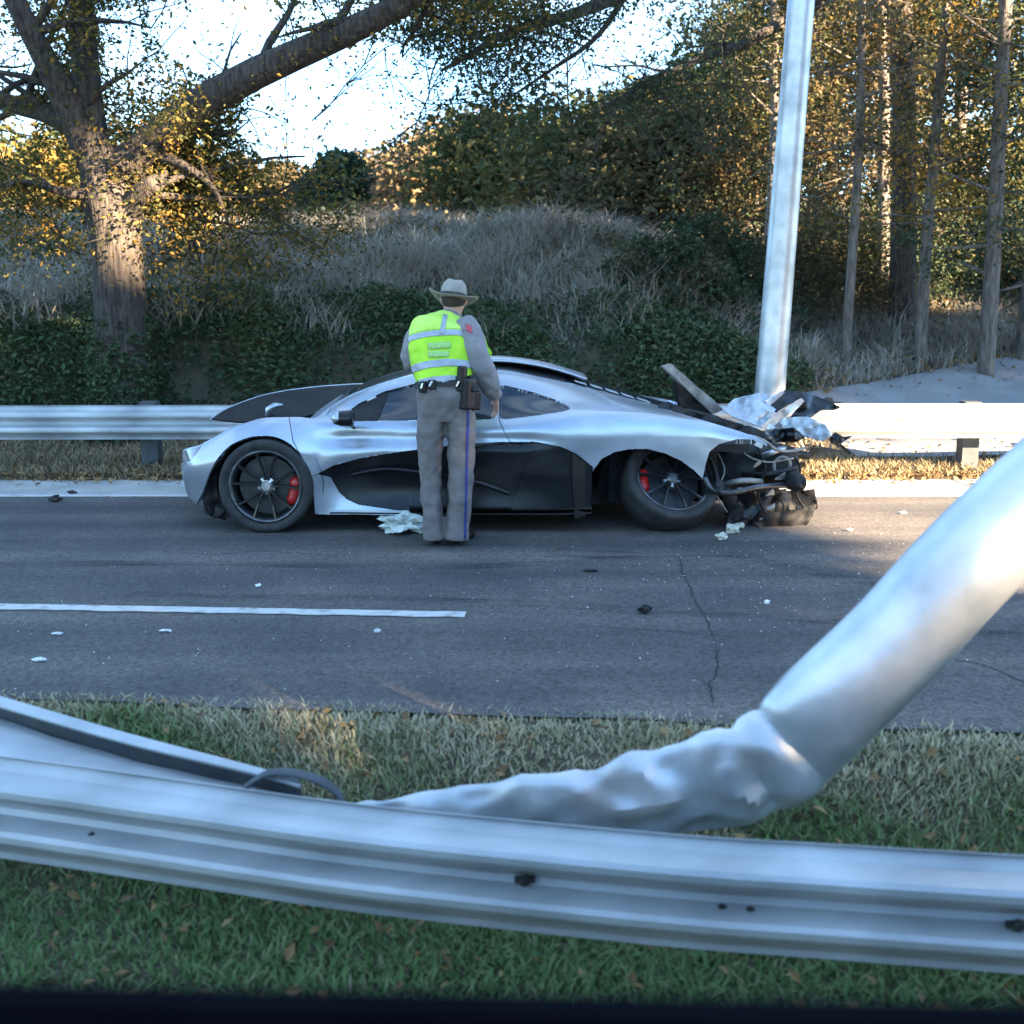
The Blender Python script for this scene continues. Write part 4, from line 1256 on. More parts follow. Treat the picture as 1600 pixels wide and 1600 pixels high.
# bumper skin still hanging from the quarter panel, round exhaust outlet, lifted engine cover edge
bs = smooth_path([list(P(a, b, c)) for a, b, c in ((1100, 744, 7.93), (1112, 764, 7.92), (1140, 770, 7.95), (1180, 762, 8.02), (1220, 758, 8.12), (1256, 757, 8.25))], 30)
m = MB(); m.tube(bs, [(0.012, 0.016)] + [(0.022, 0.02)] * 28 + [(0.008, 0.01)], 10, True, (0, 1, 0)); m.build('bumper_edge', M['rim_grey'], car, smooth=True)
cx_ = P(1222, 728, 8.2)
ring = np.array([cx_ + np.array([0.062 * math.cos(t), 0.02 * math.cos(t), 0.062 * math.sin(t)]) for t in np.linspace(0, 2 * math.pi, 28)])
m = MB(); m.tube(ring, [0.012] * 28, 8, False, (0, 1, 0)); m.build('exhaust_outlet', M['torn_grey'], car, smooth=True)
# upright vane at the back of the side intake and a ridge across the lower door
plate('intake_vane', [(893, 708), (905, 712), (914, 722), (914, 806), (898, 810), (894, 760)], FY_(7.893, 0.0012, 0, 893), M['carbon'], 0.02, 0.0, 6, 70.0)
rg = smooth_path([P(a, b, c) for a, b, c in ((545, 742, 7.955), (600, 733, 7.95), (660, 738, 7.945), (740, 752, 7.935), (800, 772, 7.925))], 30)
m = MB(); m.tube(rg, [(0.004, 0.01)] + [(0.016, 0.022)] * 28 + [(0.004, 0.01)], 10, True, (0, 1, 0)); m.build('door_ridge', M['carbon'], car, smooth=True)
# ------------------------------------------------------------------ the officer
FEET = G(700, 846)
person = empty('person', (float(FEET[0]), float(FEET[1]), 0.0), 'person in felt hat, lime vest and grey uniform standing with back turned beside the car', 'person')
def rows_path(rows, n):
    """rows of (px, py, Y, a, b) -> points and radii"""
    r = smooth_path([list(P(a, b, c)) + [d, e] for a, b, c, d, e in rows], n)
    return r[:, :3], [(abs(q[3]), abs(q[4])) for q in r]
TORSO = [(697, 645, 7.50, .150, .115), (697, 628, 7.49, .172, .130), (695, 612, 7.49, .170, .126), (694, 597, 7.50, .160, .115), (692, 575, 7.53, .168, .118), (690, 550, 7.56, .185, .124),
         (692, 528, 7.59, .196, .124), (697, 513, 7.62, .172, .112), (702, 500, 7.635, .090, .080)]
NECK = [(703, 503, 7.63, .062, .062), (706, 492, 7.65, .058, .060), (708, 484, 7.665, .062, .075), (709, 474, 7.675, .074, .092), (709, 463, 7.68, .078, .098), (709, 453, 7.68, .072, .090), (709, 446, 7.68, .045, .055)]
LEG_L = [(677, 622, 7.50, .085, .105), (676, 650, 7.50, .088, .098), (674, 695, 7.50, .072, .082), (672, 740, 7.495, .056, .062), (674, 780, 7.47, .058, .066), (678, 820, 7.48, .042, .046), (680, 838, 7.48, .040, .046)]
LEG_R = [(714, 622, 7.50, .085, .105), (716, 650, 7.50, .088, .098), (719, 695, 7.50, .072, .082), (719, 740, 7.495, .056, .062), (716, 780, 7.47, .058, .066), (713, 820, 7.48, .042, .046), (713, 838, 7.48, .040, .046)]
ARM_R = [(722, 509, 7.60, .062, .062), (732, 523, 7.555, .062, .062), (743, 549, 7.52, .054, .055), (754, 577, 7.53, .048, .048), (766, 602, 7.62, .042, .043), (774, 619, 7.72, .030, .033)]
ARM_L = [(664, 515, 7.61, .062, .062), (651, 530, 7.60, .060, .060), (644, 551, 7.61, .050, .052), (646, 566, 7.66, .044, .046), (656, 572, 7.76, .040, .042), (668, 570, 7.86, .028, .032)]
def scaled(rows, s, add=0.0):
    return [(a, b, c, d * s + add, e * s + add) for a, b, c, d, e in rows]
def limb(mb, rows, n=14, seg=18):
    p, r = rows_path(rows, n)
    mb.tube(p, r, seg, True, (0, 1, 0))
def fingers(mb, wrist, fwd, side, up, s=1.0, curl=0.5):
    """palm, four unequal bent fingers and a thumb leaving the side of the palm"""
    wrist, fwd, side, up = (np.array(q, float) for q in (wrist, fwd, side, up))
    mb.tube([wrist - fwd * 0.03, wrist + fwd * 0.01, wrist + fwd * 0.05 * s, wrist + fwd * 0.09 * s], [(0.026, 0.022), (0.032, 0.019), (0.042, 0.018), (0.041, 0.015)], 12, True, tuple(up))
    for k, (off, ln) in enumerate(((0.032, 0.068), (0.011, 0.078), (-0.011, 0.073), (-0.031, 0.056))):
        b = wrist + fwd * 0.085 * s + side * off
        q = [b - fwd * 0.02]
        d = fwd.copy()
        p = b
        q.append(p)
        for j, fr_ in enumerate((0.42, 0.33, 0.25)):
            c = curl * (0.5 + 0.5 * j)
            d = d * math.cos(c) - up * math.sin(c)
            d /= np.linalg.norm(d)
            p = p + d * ln * fr_
            q.append(p)
        mb.tube(q, [0.010, 0.0095, 0.009, 0.0082, 0.0065], 8, True, tuple(side))
    b = wrist + fwd * 0.03 + side * 0.034
    mb.tube([b - side * 0.015, b + side * 0.014 + fwd * 0.012, b + side * 0.026 + fwd * 0.036 - up * 0.008, b + side * 0.026 + fwd * 0.06 - up * 0.02], [0.013, 0.012, 0.010, 0.007], 8, True, tuple(up))
mb = MB()
for rows in (TORSO, NECK, LEG_L, LEG_R, ARM_R, ARM_L):
    limb(mb, scaled(rows, 0.90) if rows is not NECK else rows)
# nose, brow and ears on the far side of the head
hc = P(709, 468, 7.68)
mb.tube([hc + np.array([0, 0.085, 0.03]), hc + np.array([0, 0.115, -0.01]), hc + np.array([0, 0.105, -0.025])], [(0.010, 0.010), (0.016, 0.016), (0.012, 0.01)], 8, True, (1, 0, 0))
mb.tube([hc + np.array([-0.03, 0.085, 0.035]), hc + np.array([0.03, 0.085, 0.035])], [(0.01, 0.012)] * 2, 8)
mb.tube([hc + np.array([-0.025, 0.088, -0.052]), hc + np.array([0.025, 0.088, -0.052])], [(0.008, 0.010)] * 2, 8)
mb.tube([hc + np.array([0, 0.06, -0.085]), hc + np.array([0, 0.085, -0.085])], [(0.03, 0.02), (0.02, 0.015)], 8, True, (0, 0, 1))
for s in (-1, 1):
    mb.tube([hc + np.array([s * 0.074, 0.005, 0.02]), hc + np.array([s * 0.088, -0.004, 0.004]), hc + np.array([s * 0.078, 0.004, -0.03])], [(0.008, 0.014), (0.009, 0.020), (0.006, 0.009)], 8, True, (0, 1, 0))
wr = P(774, 619, 7.72)
fingers(mb, wr, np.array([0.05, 0.25, -0.96]), np.array([-0.35, 0.90, 0.22]), np.array([0.93, 0.33, 0.13]), 1.0, 0.45)
wl = P(668, 570, 7.86)
fingers(mb, wl, np.array([0.60, 0.75, -0.1]), np.array([0.7, -0.6, 0.3]), np.array([-0.1, 0.3, 0.94]), 1.0, 0.6)
for pp in ((680, 846), (713, 846)):
    g = G(*pp)
    mb.tube([(g[0], g[1] - 0.04, 0.06), (g[0] + 0.01, g[1] + 0.05, 0.05), (g[0] + 0.02, g[1] + 0.17, 0.035)], [(0.032, 0.04), (0.036, 0.03), (0.03, 0.018)], 10, True, (0, 0, 1))
body = mb.build('body', M['skin'], person)
fuse(body, 0.0075, 4)
# hair at the back of the head
mb = MB()
mb.tube([hc + np.array([0, -0.012, -0.052]), hc + np.array([0, -0.014, -0.02]), hc + np.array([0, -0.012, 0.03]), hc + np.array([0, -0.01, 0.07])], [(0.060, 0.068), (0.078, 0.088), (0.082, 0.096), (0.07, 0.08)], 20)
fuse(mb.build('hair', M['hair'], person), 0.008, 3)
# trousers
TL = [(677, 612, 7.50, .088, .112), (675, 645, 7.495, .098, .108), (673, 690, 7.495, .084, .094), (672, 735, 7.49, .070, .080), (674, 780, 7.475, .067, .080), (677, 815, 7.475, .070, .084), (679, 842, 7.475, .068, .086)]
TR = [(714, 612, 7.50, .088, .112), (718, 645, 7.495, .100, .108), (721, 690, 7.495, .092, .098), (721, 735, 7.49, .084, .088), (719, 780, 7.475, .078, .086), (715, 815, 7.475, .080, .088), (713, 842, 7.475, .080, .090)]
mb = MB()
limb(mb, TL, 20, 24); limb(mb, TR, 20, 24)
limb(mb, [(697, 655, 7.50, .140, .105), (697, 640, 7.495, .172, .125), (696, 620, 7.49, .182, .138), (695, 606, 7.495, .178, .130), (694, 594, 7.50, .170, .122)], 12, 28)
tr_o = mb.build('trousers', M['trousers'], person)
fuse(tr_o, 0.008, 3, 0.028, 0.085)
# shirt with loose sleeves
mb = MB()
limb(mb, [(695, 604, 7.50, .172, .122)] + scaled(TORSO[3:], 1.0, 0.014), 16, 28)
limb(mb, [(706, 488, 7.65, .066, .070), (703, 500, 7.635, .085, .08)], 4)
limb(mb, scaled(ARM_R[:5], 1.0, 0.028) + [(773, 617, 7.705, .050, .052)], 16, 20)
limb(mb, scaled(ARM_L[:5], 1.0, 0.022) + [(666, 570, 7.85, .045, .048)], 16, 20)
sh_o = mb.build('shirt', M['shirt'], person)
fuse(sh_o, 0.008, 3, 0.020, 0.07)
# vest
VT = [(694, 599, 7.500, .184, .138), (694, 590, 7.505, .186, .138)] + [(a, b, c, d + 0.028, e + 0.030) for a, b, c, d, e in TORSO[4:8]] + [(701, 501, 7.635, .115, .100), (704, 493, 7.645, .080, .078)]
mb = MB(); limb(mb, VT, 18, 36)
vest = mb.build('vest', M['hi_vis'], person)
fuse(vest, 0.009, 4, 0.016, 0.07)
bm = bmesh.new(); bm.from_mesh(vest.data)
# arm holes: the shirt sleeve passes here
vest_loc = origin(vest)
dirv = Vector(P(697, 505, 7.62) - P(693, 595, 7.50)).normalized()
tiltv = (dirv + Vector((-0.10, 0, 0))).normalized()
bm.free()
def band(name, src, a, b, mat, push, tilt=tiltv):
    """slice of the garment between two pixel heights, standing a little proud"""
    bm = bmesh.new(); bm.from_mesh(src.data)
    o0 = Vector(P(a[0], a[1], a[2])) - vest_loc
    o1 = Vector(P(b[0], b[1], b[2])) - vest_loc
    bmesh.ops.bisect_plane(bm, geom=bm.verts[:] + bm.edges[:] + bm.faces[:], plane_co=o0, plane_no=tilt, clear_outer=True)
    bmesh.ops.bisect_plane(bm, geom=bm.verts[:] + bm.edges[:] + bm.faces[:], plane_co=o1, plane_no=tilt, clear_inner=True)
    bm.normal_update()
    for v_ in bm.verts:
        v_.co += v_.normal * push
    for v_ in bm.verts:
        v_.co += vest_loc
    o = bm_obj(name, bm, mat, person, smooth=True)
    s = o.modifiers.new('s', 'SOLIDIFY'); s.thickness = push; s.offset = -1
    return baked(o)
band('reflective_band', vest, (685, 520, 7.5), (685, 530, 7.5), M['reflective'], 0.004)
band('reflective_band', vest, (685, 566, 7.45), (685, 578, 7.45), M['reflective'], 0.004)
band('vest_yoke', vest, (690, 470, 7.5), (685, 518, 7.5), M['hi_vis_pale'], 0.003)
band('vest_hem', vest, (690, 588, 7.38), (690, 612, 7.38), M['reflective'], 0.003)
bpy.context.view_layer.update()
def decal(name, src, quad, nx_, ny_, mat, push=0.003, parent=person, label=None):
    """a cloth patch laid on src where the four pixel corners fall"""
    q = [np.array(c, float) for c in quad]
    lo = origin(src)
    v, ok = [], True
    for j in range(ny_ + 1):
        for i in range(nx_ + 1):
            s, t = i / nx_, j / ny_
            c = (q[0] * (1 - s) + q[1] * s) * (1 - t) + (q[3] * (1 - s) + q[2] * s) * t
            d = Vector(ray(*c)).normalized()
            hit, loc, nrm, _ = src.ray_cast(Vector((0, 0, CAMZ)) - lo, d)
            if not hit:
                loc, nrm = (Vector(v[-1]) - lo if v else Vector(P(c[0], c[1], 7.4)) - lo), Vector((0, -1, 0))
            v.append(tuple(loc + lo + nrm * push))
    f = []
    for j in range(ny_):
        for i in range(nx_):
            a = j * (nx_ + 1) + i
            f.append((a, a + nx_ + 1, a + nx_ + 2, a + 1))
    o = mesh_obj(name, v, f, mat, parent, smooth=True)
    s = o.modifiers.new('s', 'SOLIDIFY'); s.thickness = 0.002; s.offset = 1
    return baked(o)
decal('shoulder_band', vest, [(692, 492), (699, 493), (694, 522), (687, 522)], 3, 10, M['reflective'], 0.006)
decal('back_print', vest, [(668, 536), (704, 534), (705, 544), (669, 546)], 8, 3, M['faint_print'], 0.004)
decal('back_print', vest, [(668, 549), (702, 548), (701, 558), (670, 559)], 8, 3, M['faint_print'], 0.004)
decal('trouser_stripe', tr_o, [(730, 618), (733.5, 618), (728, 842), (724.5, 842)], 2, 40, M['stripe_blue'], 0.003)
decal('shoulder_patch', sh_o, [(727, 506), (737, 510), (738, 521), (729, 517)], 4, 4, M['patch_red'], 0.003)
plate('vest_front_flap', [(748, 516), (757, 524), (762, 540), (769, 552), (764, 561), (752, 562), (744, 545)], FY_(7.74), M['hi_vis'], 0.008, 0.03, 5, 60.0, person)
# belt and what hangs on it
mb = MB()
p, r = rows_path([(694.5, 604, 7.497, .190, .141), (694, 595, 7.50, .188, .140)], 4)
mb.tube(p, r, 40, True, (0, 1, 0))
belt = mb.build('duty_belt', M['leather'], person, smooth=False)
def gear(name, pxy, Yc_, size, mat, rotz=0.0, roty=0.0):
    c = P(pxy[0], pxy[1], Yc_)
    bm = bmesh.new()
    bmesh.ops.create_cube(bm, size=1)
    bmesh.ops.scale(bm, vec=size, verts=bm.verts)
    bmesh.ops.bevel(bm, geom=bm.edges[:], offset=min(size) * 0.22, segments=2, affect='EDGES', profile=0.6)
    bmesh.ops.rotate(bm, cent=(0, 0, 0), matrix=Matrix.Rotation(rotz, 3, 'Z') @ Matrix.Rotation(roty, 3, 'Y'), verts=bm.verts)
    bmesh.ops.translate(bm, vec=tuple(c), verts=bm.verts)
    return bm_obj(name, bm, mat, belt)
gear('cuff_case', (660, 605), 7.385, (0.045, 0.04, 0.07), M['leather'], 0.4)
gear('belt_pouch', (675, 601), 7.365, (0.05, 0.035, 0.06), M['leather'], 0.1)
gear('buckle', (659, 603), 7.36, (0.012, 0.02, 0.035), M['chrome'], 0.2, 0.3)
gear('buckle', (673, 600), 7.342, (0.014, 0.02, 0.04), M['chrome'], 0.1, 0.5)
gear('buckle', (716, 600), 7.36, (0.012, 0.02, 0.04), M['chrome'], -0.3, 0.5)
gear('belt_pouch', (719, 600), 7.385, (0.05, 0.045, 0.10), M['leather'], -0.4)
gear('radio', (722, 588), 7.385, (0.05, 0.05, 0.13), M['leather'], -0.6, 0.1)
gear('holster', (730, 615), 7.395, (0.07, 0.09, 0.20), M['leather'], -0.7, 0.08)
gear('pistol_grip', (738, 600), 7.41, (0.045, 0.06, 0.11), M['black_plastic'], -0.7, -0.3)
gear('belt_pouch', (742, 626), 7.46, (0.05, 0.07, 0.12), M['leather'], -0.9, 0.1)
# shoes
for pp, dx in (((680, 847), -0.02), ((714, 848), 0.09)):
    g = G(*pp)
    mb = MB()
    mb.tube([(g[0] - dx * 0.2, g[1] - 0.075, 0.045), (g[0], g[1] - 0.03, 0.05), (g[0] + dx * 0.4, g[1] + 0.07, 0.048), (g[0] + dx * 0.8, g[1] + 0.16, 0.036), (g[0] + dx, g[1] + 0.225, 0.026)],
            [(0.028, 0.044), (0.046, 0.05), (0.048, 0.048), (0.052, 0.036), (0.028, 0.022)], 14, True, (0, 0, 1))
    s_ = mb.build('shoe', M['leather'], person)
    fuse(s_, 0.006, 3)
# campaign hat: felt brim turned up at the sides and a pinched crown
hat = empty('hat', (0, 0, 0), '', '')
del hat['label'], hat['category']
bpy.data.objects.remove(hat)
hq = P(708, 466, 7.68)
tl = Matrix.Rotation(R(7), 3, 'Y') @ Matrix.Rotation(R(-10), 3, 'X')
v, f = [], []
NB = 48
prof = [(0.088, 0.0), (0.12, -0.004), (0.150, -0.004), (0.168, 0.002), (0.170, 0.006), (0.150, 0.003), (0.12, 0.003), (0.088, 0.008)]
for a in np.linspace(0, 2 * np.pi, NB, endpoint=False):
    for r_, z_ in prof:
        x_, y_ = r_ * math.cos(a) * 0.96, r_ * math.sin(a) * 1.12
        curl = (0.042 if x_ < 0 else 0.018) * max(0, (abs(x_) - 0.07) / 0.1) ** 1.6 - 0.016 * max(0, (abs(y_) - 0.09) / 0.1)
        p = tl @ Vector((x_, y_, z_ + curl))
        v.append(tuple(hq + np.array(p)))
m_ = len(prof)
for i in range(NB):
    k = (i + 1) % NB
    for j in range(m_):
        l = (j + 1) % m_
        f.append((i * m_ + j, k * m_ + j, k * m_ + l, i * m_ + l))
hat = mesh_obj('hat_brim', v, f, M['hat_felt'], person, smooth=True)
v, f = [], []
prof = [(1.0, -0.01), (0.99, 0.02), (0.93, 0.055), (0.80, 0.092), (0.58, 0.116), (0.3, 0.122), (0.02, 0.118)]
for a in np.linspace(0, 2 * np.pi, 36, endpoint=False):
    for r_, z_ in prof:
        pinch = 1 - 0.24 * max(0, z_ / 0.12) * max(0, math.sin(a)) ** 2
        x_, y_ = r_ * 0.090 * math.cos(a) * pinch, r_ * 0.108 * math.sin(a)
        dent = -0.010 * math.exp(-(x_ / 0.022) ** 2) * (z_ > 0.1)
        p = tl @ Vector((x_, y_, z_ + dent))
        v.append(tuple(hq + np.array(p)))
m_ = len(prof)
for i in range(36):
    k = (i + 1) % 36
    for j in range(m_ - 1):
        f.append((i * m_ + j, k * m_ + j, k * m_ + j + 1, i * m_ + j + 1))
crown_ = mesh_obj('hat_crown', v, f, M['hat_felt'], person, smooth=True)
mb = MB()
ring = [tuple(hq + np.array(tl @ Vector((0.0925 * math.cos(a), 0.1105 * math.sin(a), z_)))) for z_ in (0.004, 0.024) for a in np.linspace(0, 2 * np.pi, 36, endpoint=False)]
mb.add(ring, [(i, (i + 1) % 36, 36 + (i + 1) % 36, 36 + i) for i in range(36)])
mb.build('hat_band', M['dark_band'], person, smooth=True)

# ------------------------------------------------------------------ litter of the crash
def crumple(name, at, size, mat, seed, label, cat, group=None, rough=0.6, sub=3, flat=True):
    bm = bmesh.new()
    bmesh.ops.create_icosphere(bm, subdivisions=sub, radius=1)
    at = np.array(at, float)
    for q in bm.verts:
        p = q.co.copy()
        d = 1 + rough * noise.noise(p * 1.7 + Vector((seed, 0, 0))) + rough * 0.7 * noise.noise(p * 4.1 + Vector((0, seed, 0)))
        q.co = Vector((p.x * size[0] * d, p.y * size[1] * d, max(p.z, -0.75) * size[2] * d))
    zmin = min(q.co.z for q in bm.verts)
    for q in bm.verts:
        q.co += Vector((at[0], at[1], at[2] - zmin))
    return tag(bm_obj(name, bm, mat, None, loc=at), label, cat, group)
g = G(626, 834)
c = crumple('crumpled_cloth', (g[0], g[1] + 0.03, 0.002), (0.15, 0.09, 0.055), M['airbag'], 3.0, 'pale crumpled cloth lying on the road under the car door beside the shoes', 'cloth', rough=0.8, sub=4)
g2 = G(646, 826)
mb = MB(); bm = bmesh.new(); bmesh.ops.create_icosphere(bm, subdivisions=4, radius=1)
for q in bm.verts:
    p = q.co.copy()
    d = 1 + 0.7 * noise.noise(p * 1.9 + Vector((9, 0, 0))) + 0.5 * noise.noise(p * 4.6 + Vector((0, 9, 0)))
    q.co = Vector((g2[0] + p.x * 0.10 * d, g2[1] + 0.10 + p.y * 0.08 * d, 0.055 + p.z * 0.055 * d))
bm_obj('cloth_fold', bm, M['airbag'], c)
for i, (pp, s_, mat, lab) in enumerate((
        ((1006, 958), (0.045, 0.04, 0.030), 'black_plastic', 'black lump of broken trim alone on the asphalt below the rear wheel'),
        ((86, 784), (0.07, 0.05, 0.035), 'dusty_black', 'dark torn fragment lying just inside the white edge line ahead of the car'),
        ((112, 772), (0.05, 0.04, 0.02), 'dusty_black', 'small dark scrap lying on the white edge line ahead of the car'),
        ((590, 990), (0.020, 0.014, 0.016), 'white_chip', 'bright white chip on the asphalt below the lane dash'),
        ((60, 1034), (0.045, 0.02, 0.012), 'white_chip', 'flat pale shard on the asphalt near the torn guardrail beam'),
        ((258, 987), (0.04, 0.015, 0.008), 'white_chip', 'thin pale sliver just below the lane dash'),
        ((90, 992), (0.035, 0.015, 0.008), 'white_chip', 'pale flake below the far end of the lane dash'),
        ((404, 917), (0.022, 0.018, 0.012), 'white_chip', 'small white chip above the lane dash'),
        ((1198, 944), (0.022, 0.018, 0.014), 'white_chip', 'white chip on the asphalt between the rear wheel and the fallen pole'),
        ((922, 893), (0.06, 0.03, 0.008), 'black_plastic', 'flat black scrap on the asphalt in front of the rear wheel'),
        ((1410, 803), (0.035, 0.02, 0.012), 'white_chip', 'pale fragment in the sunlit strip of road behind the car'),
        ((1328, 830), (0.03, 0.02, 0.012), 'white_chip', 'pale fragment at the shadow edge behind the car'),
        ((70, 740), (0.07, 0.05, 0.012), 'dusty_black', 'dark flat scrap on the concrete shoulder ahead of the car'))):
    g = G(*pp)
    crumple('debris_fragment', (g[0], g[1], 0.002 if pp[1] > 765 else 0.016), tuple(0.72 * q for q in s_), M[mat], 11.0 + i, lab, 'debris', 'loose pieces of wreckage on the road', 0.7, 2)
for i, (pp, s_) in enumerate((((1130, 846), (0.04, 0.03, 0.022)), ((1146, 836), (0.045, 0.03, 0.03)), ((1158, 828), (0.03, 0.03, 0.02)))):
    g = G(*pp)
    crumple('foam_lump', (g[0], g[1] + 0.05, 0.002), s_, M['pale_foam'], 31.0 + i, ('lump of pale torn foam touching the splayed rear tyre', 'middle lump of pale torn foam between two others behind the rear tyre', 'smallest lump of pale torn foam, under the hanging diffuser')[i], 'debris', 'lumps of pale foam behind the rear wheel', 0.5, 3)
# glass crumbs, too many to count
n = 420
pxs = np.concatenate([rng.uniform(0, 1600, 200), rng.normal(1150, 190, 220)]); pys = np.concatenate([rng.uniform(845, 1080, 200), rng.normal(885, 45, 220)])
v, f = [], []
k = 0
for a, b in zip(pxs, pys):
    if b < 830 or b > 1085 or (b < 850 and a < 1150):
        continue
    g = G(a, b, 0.004)
    s_ = rng.uniform(0.001, 0.0045) * (1.6 if rng.uniform() < 0.06 else 1)
    t = rng.uniform(0, 6.28)
    q = [g + np.array([s_ * math.cos(t + w), s_ * math.sin(t + w), 0]) for w in (0, 2.1, 4.2)] + [g + np.array([0, 0, s_ * 1.1])]
    v += q; f += [(k, k + 1, k + 3), (k + 1, k + 2, k + 3), (k + 2, k, k + 3)]
    k += 4
stuff(tag(mesh_obj('glass_crumbs', v, f, M['white_chip']), 'tiny pale crumbs of broken glass scattered over the asphalt', 'debris'))

# ------------------------------------------------------------------ the car the picture is taken from: only its window sill shows
pc = empty('passing_car', (0, -0.35, -0.30), 'black sill of the open car window the picture is taken through', 'car')
sl, sr = P(0, 1538, 0.62), P(1600, 1580, 0.62)
sz = lambda x: sl[2] + (x - sl[0]) * (sr[2] - sl[2]) / (sr[0] - sl[0]) * 0.8
pr = [(0.52, -0.62), (0.50, -0.10), (0.515, -0.03), (0.54, -0.008), (0.575, 0.0), (0.60, -0.006), (0.625, -0.03), (0.66, -0.20), (0.69, -0.50), (0.68, -0.85), (0.62, -0.92), (0.54, -0.90)]
v, f = [], []
xs_ = np.linspace(-1.35, 1.25, 14)
for x in xs_:
    for y, z in pr:
        v.append((x, y, sz(x) + z))
m_ = len(pr)
for i in range(len(xs_) - 1):
    for j in range(m_):
        k = (j + 1) % m_
        f.append((i * m_ + j, i * m_ + k, (i + 1) * m_ + k, (i + 1) * m_ + j))
f += [tuple(range(m_)), tuple(reversed(range((len(xs_) - 1) * m_, len(xs_) * m_)))]
door_ = mesh_obj('door', v, f, M['car_paint'], pc, smooth=True)
m = MB()
m.tube([(x, 0.606, sz(x) + 0.0) for x in xs_], [(0.008, 0.010)] * 14, 8, True, (0, 1, 0)); m.build('window_seal', M['car_paint'], door_)
m = MB(); m.tube([(-1.1, 0.70, 0.85), (-1.08, 0.73, 0.86), (-0.92, 0.73, 0.86), (-0.90, 0.70, 0.85)], [(0.012, 0.012)] * 4, 8); m.build('door_handle', M['car_paint'], door_)
m = MB()
m.box((-2.0, -1.35, -0.02), (2.2, 0.66, 0.22))
m.build('floor_pan', M['black_plastic'], pc)
m = MB(); m.box((1.262, -1.35, 0.221), (2.9, 0.64, 0.86)); m.build('front_body', M['car_paint'], pc)
m = MB(); m.box((-2.3, -1.35, 0.221), (-1.362, 0.64, 0.90)); m.build('rear_body', M['car_paint'], pc)
m = MB(); m.box((-1.36, -1.36, 0.221), (1.26, -1.28, 1.0)); m.build('far_door', M['car_paint'], pc)
for cx in (-1.75, 1.95):
    for cy in (0.50, -1.2):
        m = MB()
        m.tube([(cx, cy - 0.12, 0.04), (cx, cy + 0.05, 0.04), (cx, cy + 0.17, 0.04)], [0.33, 0.34, 0.33], 28, True, (0, 0, 1))
        m.build('wheel', M['rubber'], pc, smooth=False)
# ------------------------------------------------------------------ trees and undergrowth
M['leaf_oak'] = leaf_material('leaf_oak', [(0.045, 0.055, 0.018), (0.08, 0.085, 0.025), (0.14, 0.11, 0.03), (0.28, 0.17, 0.035), (0.36, 0.20, 0.05)], 0.4)
M['leaf_brown'] = leaf_material('leaf_brown', [(0.055, 0.06, 0.03), (0.09, 0.085, 0.042), (0.14, 0.115, 0.058), (0.21, 0.145, 0.07), (0.14, 0.115, 0.085)], 0.4)
M['leaf_olive'] = leaf_material('leaf_olive', [(0.035, 0.05, 0.02), (0.06, 0.075, 0.028), (0.10, 0.10, 0.035), (0.20, 0.15, 0.05)], 0.35)
M['leaf_dark'] = leaf_material('leaf_dark', [(0.024, 0.042, 0.022), (0.038, 0.062, 0.03), (0.058, 0.08, 0.04), (0.09, 0.08, 0.045)], 0.25)
M['leaf_teal'] = leaf_material('leaf_teal', [(0.02, 0.045, 0.03), (0.03, 0.06, 0.04), (0.05, 0.08, 0.045)], 0.25)
SKY_GAPS = [[(232, -40), (420, -40), (432, 50), (405, 112), (330, 125), (268, 92), (236, 50)],
            [(372, 205), (415, 128), (500, 92), (570, 70), (622, 66), (700, 108), (742, 130), (690, 165), (620, 210), (560, 240), (480, 255), (410, 250)],
            [(-60, 40), (40, 60), (62, 100), (40, 150), (-60, 150)], [(150, 20), (215, 10), (225, 90), (170, 120)], [(-60, 190), (60, 180), (40, 240), (-60, 250)],
            [(870, 110), (930, 48), (1000, 18), (1062, 55), (1045, 110), (960, 142), (890, 142)]]
def thin_gaps(pos, keep):
    """the crowns are thin here: open sky between the limbs"""
    qx, qy = project(pos)
    m = np.ones(len(pos), bool)
    for g in SKY_GAPS:
        m &= ~inside(qx, qy, g)
    return m | (rng.uniform(0, 1, len(pos)) < keep)
def wander(p, d, L, n, wob, droop=0.0):
    out = [np.array(p, float)]
    d = np.array(d, float); d /= np.linalg.norm(d)
    for i in range(n):
        d = d + rng.normal(0, wob, 3) + np.array([0, 0, -droop])
        d /= np.linalg.norm(d)
        out.append(out[-1] + d * L / n)
    return np.array(out)
def foliage(tips, per, spread, size, tint, jitter=0.15):
    """leaves scattered in clumps round twig points; every clump has its own hue"""
    tips = np.asarray(tips)
    n = len(tips) * per
    c = np.repeat(np.arange(len(tips)), per)
    pos_ = tips[c] + rng.normal(0, 1, (n, 3)) * spread * rng.uniform(0.5, 1.3, len(tips))[c][:, None] * np.array([1, 1, 0.75])
    clump = np.clip(rng.normal(tint[0], tint[1], len(tips)), 0, 1)
    t = np.clip(clump[c] + rng.normal(0, jitter, n), 0, 1)
    return pos_, rng.uniform(0.6, 1.3, n) * size, t
